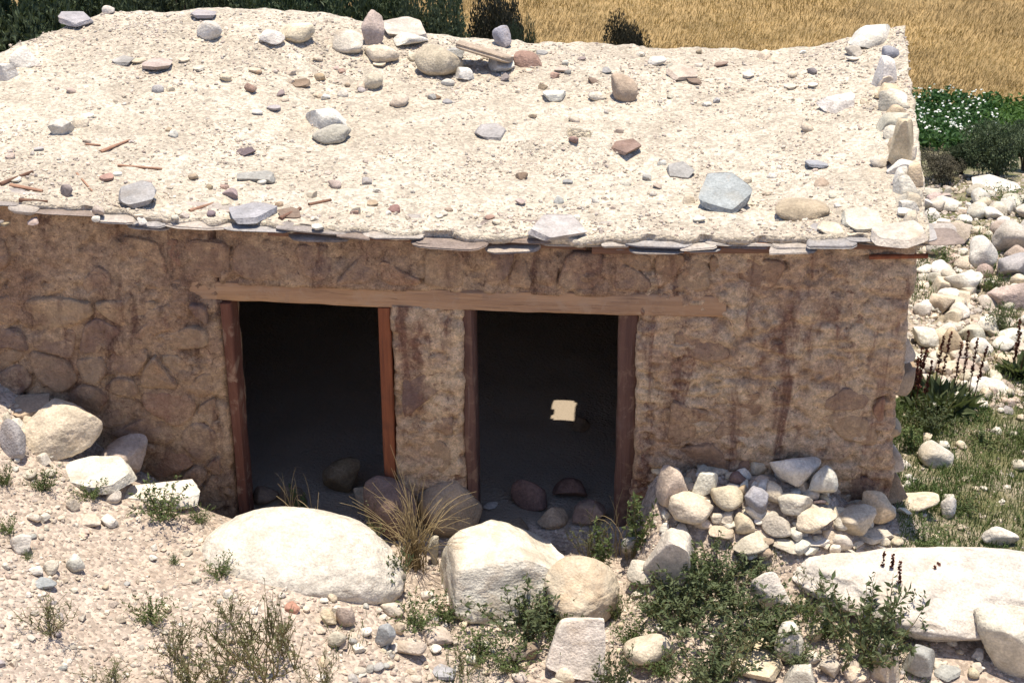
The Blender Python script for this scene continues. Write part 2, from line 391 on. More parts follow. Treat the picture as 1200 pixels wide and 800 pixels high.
# ------------------------------------------------------------------ rocks
def ico(sub):
    bm = bmesh.new(); bmesh.ops.create_icosphere(bm, subdivisions=sub, radius=1); bm.verts.ensure_lookup_table()
    V = np.array([v.co[:] for v in bm.verts]); F = np.array([[v.index for v in f.verts] for f in bm.faces]); bm.free(); return V, F
ICO = {k: ico(k) for k in (1, 2, 3, 4, 5, 6)}
def softc(d, k=.09):
    return np.where(d > 3*k, d, k*np.log1p(np.exp(np.clip(d/k, -30, 30))))
def rockV(seed, sub, kind):
    r = np.random.default_rng(seed); V, F = ICO[sub]; p = V.copy(); off = r.uniform(-50, 50, 3)
    if kind == 'round':
        p = p*(1+.30*fbm(p*.9+off, seed, 2))[:, None]; npl, lo, hi, amp = 8, .62, .95, .05
    elif kind == 'smooth':
        p = p*(1+.14*fbm(p*.8+off, seed, 2))[:, None]; npl, lo, hi, amp = 4, .78, .95, .03
    elif kind == 'block':
        p = p*1.7; npl, lo, hi, amp = 6, .92, 1.12, .045
        for ax in range(3):
            for sg in (1, -1):
                n = r.normal(size=3)*.2; n[ax] += sg; n[2] += .28*(ax < 2); n /= np.linalg.norm(n); d = p@n-r.uniform(.66, .9); p = p-softc(d, .13)[:, None]*n
    elif kind == 'slab':
        p = p*1.5; npl, lo, hi, amp = 0, 0, 0, .022
        for s in (1, -1):
            n = np.array([r.uniform(-.1, .1), r.uniform(-.1, .1), s]); n /= np.linalg.norm(n); d = p@n-r.uniform(.4, .5); p = p-softc(d, .04)[:, None]*n
        a0 = r.uniform(0, 6.28); k = r.integers(5, 8)
        for q in range(k):
            a = a0+6.283*q/k+r.uniform(-.3, .3); n = np.array([math.cos(a), math.sin(a), r.uniform(-.25, .25)]); n /= np.linalg.norm(n)
            d = p@n-r.uniform(.72, 1.05); p = p-softc(d, .05)[:, None]*n
    else:
        p = p*1.5; npl, lo, hi, amp = 12, .52, .98, .055
    for it in range(npl):
        n = r.normal(size=3); n[2] = n[2]*.8+.35; n /= np.linalg.norm(n); d = p@n-r.uniform(lo, hi)
        p = p-softc(d, .10 if kind != 'round' else .16)[:, None]*n*.95
    nn = p/np.linalg.norm(p, axis=1)[:, None]
    p = p+nn*(amp*fbm(p*2.3+off, seed+5, 4)+amp*.45*(1-2*np.abs(fbm(p*3.3+off, seed+6, 3)))**3)[:, None]
    if sub >= 4: p = p+nn*(.022*fbm(p*9+off, seed+9, 4))[:, None]
    lo_, hi_ = p.min(0), p.max(0)
    return (p-(lo_+hi_)/2)/((hi_-lo_)/2), F
LIB = {}
def rock_mesh(kind, sub, i, mat=None):
    k = (kind, sub, i, mat.name if mat else '')
    if k not in LIB:
        V, F = rockV(1000+i*37+{'round': 1, 'block': 2, 'slab': 3, 'angular': 4, 'smooth': 5}[kind]*1000+sub, sub, kind)
        LIB[k] = mesh('rock_'+kind, V, F, mat or ROCK, True, 38 if kind != 'round' else 60)
    return LIB[k]
PAL = {'white': (.64, .595, .51), 'cream': (.59, .50, .375), 'pale': (.54, .485, .395), 'tan': (.42, .33, .23), 'grey': (.36, .34, .32), 'blue': (.34, .34, .345),
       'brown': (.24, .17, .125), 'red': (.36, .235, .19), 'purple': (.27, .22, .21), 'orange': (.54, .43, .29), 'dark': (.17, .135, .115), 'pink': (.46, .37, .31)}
STONE_N = [0]; REFS = []
KW = {'round': 'rounded', 'block': 'blocky', 'angular': 'angular', 'slab': 'flat', 'smooth': 'smooth'}; CWD = {'blue': 'bluish', 'purple': 'purplish', 'red': 'reddish', 'pink': 'pinkish'}
def ref_of(lb):
    for w_ in (' with ', ' on ', ' in ', ' at ', ' behind ', ' beside ', ' between ', ' against ', ' under ', ' below ', ' near ', ' left ', ' right ', ' along ', ' lying ', ' half ', ' leaning ', ' above ', ' sitting ', ' propping ', ' touching ', ' wedged ', ' resting ', ' next ', ' just ', ' to ', ' over', ' sticking ', ' capping ', ' edging ', ' end ', ' among ', ' tipped ', ' fallen '):
        k = lb.find(w_)
        if k > 0 and lb[:k].split()[-1] in ('stone', 'boulder', 'slab', 'slate', 'block', 'cobble', 'rock', 'wedge', 'chip', 'pebble', 'splinter', 'lump', 'piece', 'flake', 'one', 'pair'): lb = lb[:k]
    return ' '.join(lb.split()[:7])
def near_label(px, py, col, kind, place):
    q = min(REFS, key=lambda z: (z[0]-px)**2+(z[1]-py)**2)[2]
    return ' '.join(('small %s %s stone %s near the %s' % (CWD.get(col, col), KW[kind], place, q)).split()[:16])
def stone(name, px, py, wpx, hpx, kind='angular', col='pale', on='g', sink=.25, label=None, cat='stone', group=None, sub=None, tilt=0., rz0=None, mat=None, bmax=.9, roll=None, flat=None, yaw=.35, minc=.28):
    STONE_N[0] += 1; sd = STONE_N[0]; r = random.Random(sd*77+5)
    surf = gz if on == 'g' else rzs
    if group is None and label: REFS.append((px, py, ref_of(label)))
    elif group: label = near_label(px, py, col, kind, label)
    P, T, D = march([px], [py+hpx*.25], 0, surf); t = T[0]; d = D[0]; sph = -d[2]/np.linalg.norm(d); cph = math.sqrt(1-sph*sph)
    a = wpx*t/FPX/2; H = hpx*t/FPX/2
    b = min(a*bmax, H/sph*.86)
    if flat: b = min(a*1.3, H/sph*flat)
    c = max(math.sqrt(max(H*H-(b*sph)**2, 1e-6))/cph, minc*min(a, H))
    tau = 0.
    if kind == 'slab':
        b = min(a*1.15, H/sph*.95); c = max(.15*a, .010)
        if b*sph < .85*H: tau = min(math.asin(min(.98, H/b))-math.asin(sph), .6)
        c_up = c+b*math.sin(tau)*.8
    else: c_up = c*(1-sink)
    P, T, D = march([px], [py], c_up, surf); p = P[0]
    if sub is None: sub = 4 if wpx > 24 else 3
    big = wpx > 60
    me = rock_mesh(kind, sub, sd % (60 if big else 18), mat)
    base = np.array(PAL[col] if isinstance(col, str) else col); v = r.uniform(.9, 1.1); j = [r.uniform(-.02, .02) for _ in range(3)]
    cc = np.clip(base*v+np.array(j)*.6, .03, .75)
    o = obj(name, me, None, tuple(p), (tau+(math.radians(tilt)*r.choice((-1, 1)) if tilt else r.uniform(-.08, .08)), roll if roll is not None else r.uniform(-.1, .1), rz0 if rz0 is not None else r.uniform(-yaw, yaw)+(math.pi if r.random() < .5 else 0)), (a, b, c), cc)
    tag(o, label, cat, group); return o

# ------------------------------------------------------------------ hut
HUT = empty('stone_hut', (-1.0, 2.0, 0)); tag(HUT, 'low ruined stone and mud hut with flat gravel roof and two dark doorways', 'hut')
def part(name, me, color=None, label=None):
    o = obj(name, me, HUT, color=color); o.matrix_parent_inverse = Matrix.Translation((1.0, -2.0, 0))
    if label: o['label'] = label
    return o
def subpart(name, me, par, color=None):
    o = obj(name, me, par, color=color); return o

def relief(x, z, strong):
    p = np.c_[x*2.9, z*4.6, 0*x+3.3]
    # bumps of stones felt through the plaster
    q = np.floor(p[:, :2]).astype(int); best = np.full(len(p), 9.); sec = np.full(len(p), 9.)
    for dx in (-1, 0, 1):
        for dz in (-1, 0, 1):
            i = q[:, 0]+dx+500; k = q[:, 1]+dz+500
            fx = q[:, 0]+dx+.1+.8*hsh(i, k, i*0+1, 3); fz = q[:, 1]+dz+.1+.8*hsh(i, k, i*0+2, 4)
            d = np.sqrt((p[:, 0]-fx)**2+(p[:, 1]-fz)**2)
            sec = np.where(d < best, best, np.minimum(sec, d)); best = np.minimum(best, d)
    e = sstep(0, .32, sec-best)
    n1 = fbm(np.c_[x*3, z*3, 0*x], 41, 4); n2 = fbm(np.c_[x*9, z*14, 0*x], 42, 5, .6)
    pit = sstep(.22, .5, fbm(np.c_[x*11, z*17, 0*x+7], 44, 3))
    n3 = fbm(np.c_[x*30, z*38, 0*x], 45, 3); crk = sstep(.10, .0, np.abs(fbm(np.c_[x*2.2, z*5.5, 0*x+2], 46, 4)))*sstep(-.1, .3, fbm(np.c_[x*1.7, z*1.7, 0*x+5], 47, 2))
    return -.018-strong*e*(.6+.4*n1)-.03*n1-.022*n2-.012*n3+.032*pit+.026*crk
def wall_block(name, x0, x1, z0, z1, ybk, strong, mat, step=.024, edge=.02, x0t=None, x1t=None, ztop=None, color=None):
    """front face grid at y~0 going back to y=ybk; x0/x1 at the foot, x0t/x1t at the top"""
    x0t = x0 if x0t is None else x0t; x1t = x1 if x1t is None else x1t
    nx = max(3, int((x1-x0)/step)); nz = max(3, int((z1-z0)/step))
    u, v = np.meshgrid(np.linspace(0, 1, nx), np.linspace(0, 1, nz)); z = z0+(z1-z0)*v
    a = x0+(x0t-x0)*v; b = x1+(x1t-x1)*v
    jl = edge*fbm(np.c_[z.ravel()*6, 0*z.ravel()+x0, 0*z.ravel()], 51, 4).reshape(z.shape); jr = edge*fbm(np.c_[z.ravel()*6, 0*z.ravel()+x1*3, 0*z.ravel()], 52, 4).reshape(z.shape)
    x = a+jl+(b+jr-a-jl)*u
    if ztop is not None: z = z+v**6*(np.interp(x, EV[:, 0], EV[:, 2])+ztop-z1)
    y = relief(x.ravel(), z.ravel(), strong).reshape(x.shape)
    rim = np.minimum(np.minimum(u*(x1-x0), (1-u)*(x1-x0))/.03, 1); y = y+.03*(1-rim)**2
    V = [np.c_[x.ravel(), y.ravel(), z.ravel()]]
    ring = np.r_[np.arange(nx), np.arange(1, nz)*nx+nx-1, (nz-1)*nx+np.arange(nx-2, -1, -1), np.arange(nz-2, 0, -1)*nx]
    F = grid_faces(nx, nz).tolist(); prev = ring; off = nx*nz; m = len(ring); nd = 6
    for k in range(1, nd+1):
        q = V[0][ring].copy(); yy = q[:, 1]+(ybk-q[:, 1])*k/nd
        nn = .018*fbm(np.c_[q[:, 0]*5, yy*9, q[:, 2]*6], 57, 4)*(1 if k < nd else 0)
        q[:, 0] += nn; q[:, 1] = yy; V.append(q); cur = np.arange(off, off+m); off += m
        for i in range(m): F.append([prev[i], cur[i], cur[(i+1) % m], prev[(i+1) % m]])
        prev = cur
    F.append(prev.tolist())
    return part(name, mesh(name, np.concatenate(V), F, mat), color)
XD1L, XD1R, XD2L, XD2R = -2.27, -1.15, -.63, .52
LZ0, LZ1 = 1.725, 1.885
WL = wall_block('front_wall', -4.42, XD1L+.0, -.35, 2.25, .45, .012, MORTAR, ztop=-.03)
PI_ = wall_block('door_pillar', XD1R+.03, XD2L, -.25, LZ0+.02, .42, .012, PLASTER, step=.018)
WR = wall_block('front_wall', XD2R+.02, 2.31, -.35, 2.25, .45, .034, PLASTER, step=.0135, edge=.045, ztop=-.03)
BD = wall_block('lintel_course', XD1L-.0, XD2R+.02, LZ1-.02, 2.25, .43, .012, MORTAR, ztop=-.03)
def boxwall(name, pts, z0, z1, mat, n=36, nz=22, amp=.02):
    """rough wall on a 4-corner footprint"""
    V, F = [], []; ring = []
    for k in range(4):
        a, b = np.array(pts[k]), np.array(pts[(k+1) % 4]); L = np.linalg.norm(b-a); m = max(2, int(L/.09))
        for i in range(m): ring.append(a+(b-a)*i/m)
    ring = np.array(ring); m = len(ring); c = ring.mean(0)
    for j in range(nz+1):
        z = z0+(z1-z0)*j/nz; q = np.c_[ring, np.full(m, z)]
        nn = fbm(q*4, 61, 4)*amp; dirs = ring-c; dirs = np.stack([np.sign(dirs[:, 0])*(np.abs(dirs[:, 0]) > .2), np.sign(dirs[:, 1])*(np.abs(dirs[:, 1]) > .2)], 1)
        q[:, :2] += dirs*nn[:, None]; V.append(q)
        if j:
            for i in range(m): F.append([(j-1)*m+i, (j-1)*m+(i+1) % m, j*m+(i+1) % m, j*m+i])
    F.append([nz*m+i for i in range(m)]); F.append([i for i in range(m)][::-1])
    return part(name, mesh(name, np.concatenate(V), F, mat))
boxwall('side_wall', [(1.90, .447), (2.33, .447), (2.58, 4.05), (2.15, 4.05)], -.5, 2.2, PLASTER)
boxwall('side_wall', [(-4.43, .447), (-4.0, .447), (-3.62, 4.05), (-4.05, 4.05)], -.3, 2.3, PLASTER)
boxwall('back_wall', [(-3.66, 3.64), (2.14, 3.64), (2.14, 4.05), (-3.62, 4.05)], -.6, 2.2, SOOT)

# masonry cells
def clip_poly(poly, n, d):
    out = []
    for i in range(len(poly)):
        a, b = poly[i], poly[(i+1) % len(poly)]; da, db = a@n-d, b@n-d
        if da <= 0: out.append(a)
        if da*db < 0: out.append(a+(b-a)*da/(da-db))
    return out
def voronoi_cells(pts, rect, aniso):
    s = np.array([1, aniso]); P = pts*s; cells = []
    for i, p in enumerate(P):
        poly = [np.array(q)*s for q in ((rect[0], rect[2]), (rect[1], rect[2]), (rect[1], rect[3]), (rect[0], rect[3]))]
        for j, q in enumerate(P):
            if i == j or not poly: continue
            n = q-p; poly = clip_poly(poly, n, (p+q)@n/2)
        cells.append([q/s for q in poly] if len(poly) > 2 else None)
    return cells
def cell_stone(poly, h, seed, gap=.013, ybase=.0, mat=WSTONE):
    r = np.random.default_rng(seed); P = np.array(poly); c = P.mean(0); d = np.linalg.norm(P-c, axis=1)
    P = c+(P-c)*np.clip((d-gap)/d, .4, 1)[:, None]
    A, B = P, np.roll(P, -1, 0); P = np.stack([A*.82+B*.18, A*.18+B*.82], 1).reshape(-1, 2)
    Q = np.r_[P, P[:1]]; L_ = np.r_[0, np.cumsum(np.linalg.norm(np.diff(Q, axis=0), axis=1))]; u_ = np.linspace(0, L_[-1], 31)[:-1]
    P = np.c_[np.interp(u_, L_, Q[:, 0]), np.interp(u_, L_, Q[:, 1])]
    P = P+.016*np.c_[fbm(np.c_[P*9, u_*0+seed], 73, 3), fbm(np.c_[P*9, u_*0+seed+50], 74, 3)]
    n = len(P); sc = [1.0, .985, .95, .86, .66, .36]; hy = [.07, -.45, -.82, -.97, -1.0, -1.0]
    V = []; tx, tz = r.uniform(-.16, .16, 2)
    for s, y in zip(sc, hy):
        q = c+(P-c)*s; yy = np.full(n, y*h if y < 0 else y)
        nz_ = fbm(np.c_[q*7, np.full(n, seed*1.7)], 71, 4)
        if y < 0: yy = yy+(nz_*.03+.012*fbm(np.c_[q*22, np.full(n, seed*1.7)], 72, 3))*(1 if s < .99 else .3)+tx*(q[:, 0]-c[0])+tz*(q[:, 1]-c[1])
        V.append(np.c_[q[:, 0], yy+ybase, q[:, 1]])
    V.append(np.array([[c[0], ybase-h*1.03, c[1]]])); V = np.concatenate(V); F = []
    for k in range(len(sc)-1):
        for i in range(n): F.append([k*n+i, k*n+(i+1) % n, (k+1)*n+(i+1) % n, (k+1)*n+i])
    L = (len(sc)-1)*n
    for i in range(n): F.append([L+i, L+(i+1) % n, len(V)-1])
    return mesh('stone', V, F, mat, True, 55)
SCOL = [(.40, .28, .18), (.35, .23, .15), (.28, .185, .135), (.25, .175, .145), (.35, .185, .125), (.22, .155, .135), (.46, .34, .22)]
rg = np.random.default_rng(11)
def lay(rect, nx, nz, jit, aniso, hmin, hmax, par, prob=1., gap=.013, seed=1):
    pts = []
    for k in range(nz):
        for i in range(nx):
            u = (i+.5+(.5 if k % 2 else 0)*.9+rg.uniform(-jit, jit))/nx; v = (k+.5+rg.uniform(-jit, jit))/nz
            pts.append((rect[0]+(rect[1]-rect[0])*u, rect[2]+(rect[3]-rect[2])*v))
    pts = [q for q in pts if nz == 1 or rg.random() > .2]
    cells = voronoi_cells(np.array(pts), rect, aniso)
    for i, c in enumerate(cells):
        if c is None or rg.random() > prob: continue
        o = subpart('stone', cell_stone(c, rg.uniform(hmin, hmax), seed*500+i, gap*rg.uniform(.6, 1.8)), par, color=SCOL[rg.integers(len(SCOL))])
lay((-4.40, -2.36, -.15, 1.74), 7, 10, .47, 1.25, .022, .06, WL, .93, .012, 1)
lay((-4.40, -2.98, 1.74, 2.19), 5, 2, .34, 1.0, .02, .055, WL, .75, .012, 2)
lay((-2.95, 1.05, 1.90, 2.20), 12, 2, .48, .55, .015, .05, BD, .8, .016, 3)
lay((.75, 2.22, -.1, 1.66), 5, 8, .34, 1.3, .022, .036, WR, .33, .03, 4)
lay((1.15, 2.22, 1.70, 2.18), 4, 2, .34, 1.3, .022, .034, WR, .4, .03, 5)
lay((-1.08, -.70, -.1, 1.6), 1, 6, .2, 1.0, .012, .026, PI_, .5, .03, 6)
# corner stones of the right hand wall
for k, (px, py, s) in enumerate([(1062, 330, 24), (1066, 395, 22), (1060, 440, 26), (1058, 490, 24), (1052, 530, 26), (1050, 560, 24), (1066, 300, 26)]):
    p = onY(px-17+5*(k % 3), py+7*(k % 2), .14); o = part('stone', rock_mesh('block', 3, k), color=[(.40, .30, .19), (.50, .40, .29), (.32, .24, .16)][k % 3])
    o.location = p; o.scale = (.10, .15, .05+.025*(k % 3)); o.rotation_euler = (0, .1*(-1)**k, .2)

def beam(name, p0, p1, w, h, mat, seed=0, n=40, amp=.006, rnd=.35, bow=0., fn=part, color=None, taper=0.):
    p0, p1 = np.array(p0, float), np.array(p1, float); ax = p1-p0; L = np.linalg.norm(ax); ax /= L
    up = np.array([0, 0, 1.]) if abs(ax[2]) < .8 else np.array([0, -1., 0]); sd = np.cross(ax, up); sd /= np.linalg.norm(sd); up = np.cross(sd, ax)
    k = 16; a = np.arange(k)/k*2*math.pi+math.pi/k; cx, cy = np.cos(a), np.sin(a); e = rnd
    cx = np.sign(cx)*np.abs(cx)**e; cy = np.sign(cy)*np.abs(cy)**e
    V, F = [], []
    for i in range(n+1):
        u = i/n; s = 1-taper*u; c = p0+ax*L*u+up*bow*math.sin(math.pi*u)
        q = c+np.outer(cx*w/2*s, sd)+np.outer(cy*h/2*s, up)
        q = q+(q-c)/(np.linalg.norm(q-c, axis=1)[:, None]+1e-9)*(amp*fbm(np.c_[np.full(k, u*L*2.5)+seed, cx*1.5, cy*1.5]*1.0, seed, 3)+amp*.6*fbm(np.c_[np.full(k, u*L*1.2), cx*6+seed, cy*6], seed+3, 2))[:, None]
        V.append(q)
        if i:
            for j in range(k): F.append([(i-1)*k+j, (i-1)*k+(j+1) % k, i*k+(j+1) % k, i*k+j])
    F.append([j for j in range(k)][::-1]); F.append([n*k+j for j in range(k)])
    return fn(name, mesh(name, np.concatenate(V), F, mat, True, 50), color)
beam('lintel', (-2.95, .178, (LZ0+LZ1)/2), (1.11, .138, (LZ0+LZ1)/2+.015), .36, LZ1-LZ0-.004, W_LINTEL, 3, 140, .020, .2, bow=-.012)
beam('lintel', (-2.5, .355, 1.80), (.85, .355, 1.80), .15, .14, W_DARK, 4, 30, .01, .4)
beam('door_post', (XD1L+.035, .07, -.12), (XD1L+.035, .07, LZ0),   .075, .19, W_RED2, 5, 60, .018, .3)
beam('door_post', (XD1R-.015, .06, -.12), (XD1R-.015, .06, LZ0), .085, .16, W_RED, 6, 40, .005, .25)
beam('door_post', (XD2L+.045, .13, -.12), (XD2L+.025, .13, LZ0), .085, .26, W_DARK, 7, 60, .018, .35)
beam('door_post', (XD2R-.03, .10, -.12), (XD2R-.045, .10, LZ0), .13, .17, W_DARK, 8, 60, .018, .4)
# poles under the slates
e = lambda x: float(np.interp(x, EV[:, 0], EV[:, 2]))
beam('eave_pole', (.22, -.075, e(.22)-.058), (1.40, -.08, e(1.4)-.052), .07, .075, W_POLE, 12, 30, .006, .8)
beam('eave_pole', (-1.9, -.05, e(-1.9)-.052), (.18, -.06, e(.18)-.055), .05, .05, W_POLE, 13, 40, .006, .8)
beam('eave_pole', (1.42, -.04, e(1.42)-.06), (2.2, -.04, e(2.2)-.06), .05, .06, W_POLE, 14, 20, .006, .8)
beam('eave_pole', (2.0, -.045, e(2.2)-.155), (2.37, -.05, e(2.3)-.14), .03, .03, W_RED, 15, 10, .004, .8)
for k in range(9):                                                     # roof joists over the rooms
    x = -3.6+k*.66; beam('roof_joist', (x, .46, 2.01), (x+.03, 3.63, 2.02), .11, .11, W_DARK, 20+k, 16, .008, .85)

# roof earth: closed slab with a small hole added for the sun patch inside
_fp = onZ(661, 482, -.04); HX, HY = _fp[0]+SD.x/SD.z*2.12, _fp[1]+SD.y/SD.z*2.12; HW, HD = .105, .19
hole = (np.abs(rx-HX) < HW) & (np.abs(ry-HY) < HD)
thick = .05+.19*sstep(0, .10, rv)
nU, nV = len(RU), len(RV)
keep = ~(hole[:-1, :-1] & hole[1:, :-1] & hole[:-1, 1:] & hole[1:, 1:])
idx = np.arange(nU*nV).reshape(nV, nU); N0 = nU*nV
rb = rz-thick; rb = np.where(rv > .1, np.minimum(rb, 2.10), rb)
rim = np.exp(-(((rx-HX)/.42)**2+((ry-HY+.25)/.13)**2))*.085+np.exp(-(((rx-HX)/.40)**2+((ry-HY)/.36)**2))*.035
rz = rz+rim
V = np.r_[np.c_[rx.ravel(), ry.ravel(), rz.ravel()], np.c_[rx.ravel(), ry.ravel(), rb.ravel()]]
J, I = np.nonzero(keep)
top = np.stack([idx[J, I], idx[J, I+1], idx[J+1, I+1], idx[J+1, I]], 1); bot = top[:, ::-1]+N0
kp = np.pad(keep, 1); sides = []
for dj, di, (a, b) in ((-1, 0, ((0, 0), (0, 1))), (1, 0, ((1, 1), (1, 0))), (0, -1, ((1, 0), (0, 0))), (0, 1, ((0, 1), (1, 1)))):
    mk = keep & ~kp[1+dj:kp.shape[0]-1+dj, 1+di:kp.shape[1]-1+di]; j, i = np.nonzero(mk)
    A = idx[j+a[0], i+a[1]]; B = idx[j+b[0], i+b[1]]; sides.append(np.stack([B, A, A+N0, B+N0], 1))
ROOF = part('roof', mesh('roof', V, np.concatenate([top, bot]+sides), DUST))
LX = np.linspace(-5.0, 3.1, 325); LY = np.linspace(-.4, 4.5, 197)
_a, _b = np.meshgrid(LX, LY); LZ = roofz(_a.ravel(), _b.ravel()).reshape(_a.shape)
def rzs(x, y):
    x = np.atleast_1d(np.asarray(x, float)); y = np.atleast_1d(np.asarray(y, float))
    z = gridsample(LX, LY, LZ, x, y)+np.exp(-(((x-HX)/.42)**2+((y-HY+.25)/.13)**2))*.085+np.exp(-(((x-HX)/.40)**2+((y-HY)/.36)**2))*.035
    return np.where((y > -.2) & (y < 4.3) & (x > -4.85) & (x < rxr(y)+.1), z, -9)

# slates along the eave
def slate_mesh(w_, d_, t_, seed, mat=ROCK):
    r = np.random.default_rng(seed); n = 22; a = np.arange(n)/n*2*math.pi
    e_ = r.uniform(.22, .5); X = np.sign(np.cos(a))*np.abs(np.cos(a))**e_*w_/2; Y = np.sign(np.sin(a))*np.abs(np.sin(a))**e_*d_/2
    sk = r.uniform(-.15, .15); X = X+sk*Y; k = 1+.10*fbm(np.c_[np.cos(a)*2+seed, np.sin(a)*2, a*0], seed, 3); X, Y = X*k, Y*k
    V, F = [], []; L = 5
    for j in range(L):
        s = 1+r.uniform(-.03, .02)-(.05 if j in (0, L-1) else 0); z = -t_/2+t_*j/(L-1)
        V.append(np.c_[X*s+r.uniform(-.004, .004), Y*s+r.uniform(-.008, .006), np.full(n, z)+.10*t_*fbm(np.c_[X*9+seed, Y*9, X*0+j], seed, 3)])
        if j:
            for i in range(n): F.append([(j-1)*n+i, (j-1)*n+(i+1) % n, j*n+(i+1) % n, j*n+i])
    F.append([i for i in range(n)][::-1]); F.append([(L-1)*n+i for i in range(n)])
    return mesh('slate', np.concatenate(V), F, mat, True, 30)
rs = random.Random(4)
x = -4.6; k = 0
while x < 2.35:
    wd = rs.choice((rs.uniform(.14, .3), rs.uniform(.25, .55)))
    if x+wd > 2.46: wd = max(.2, 2.46-x)
    dp = rs.uniform(.26, .40); t_ = rs.uniform(.010, .026); xc = x+wd/2
    for lyr in range(2):
        if lyr == 1 and rs.random() < .3: continue
        o = subpart('slate', slate_mesh(wd*(1 if lyr == 0 else rs.uniform(.6, .95))+.05, dp, t_, 900+k*3+lyr), ROOF, color=rs.choice([(.38, .34, .30), (.33, .31, .295), (.42, .37, .32), (.30, .265, .24), (.25, .20, .17)]))
        o.location = (xc+rs.uniform(-.04, .04)*lyr, -.168+dp/2+rs.uniform(-.05, .05)+(.04 if lyr else 0), e(xc)-.005-(.030 if lyr else 0)-.006+rs.uniform(-.014, .016))
        o.rotation_euler = (rs.uniform(-.08, .10), math.atan2(-(e(xc+.2)-e(xc-.2)), .4)+rs.uniform(-.05, .05), rs.uniform(-.14, .14))
    x += wd*.9; k += 1

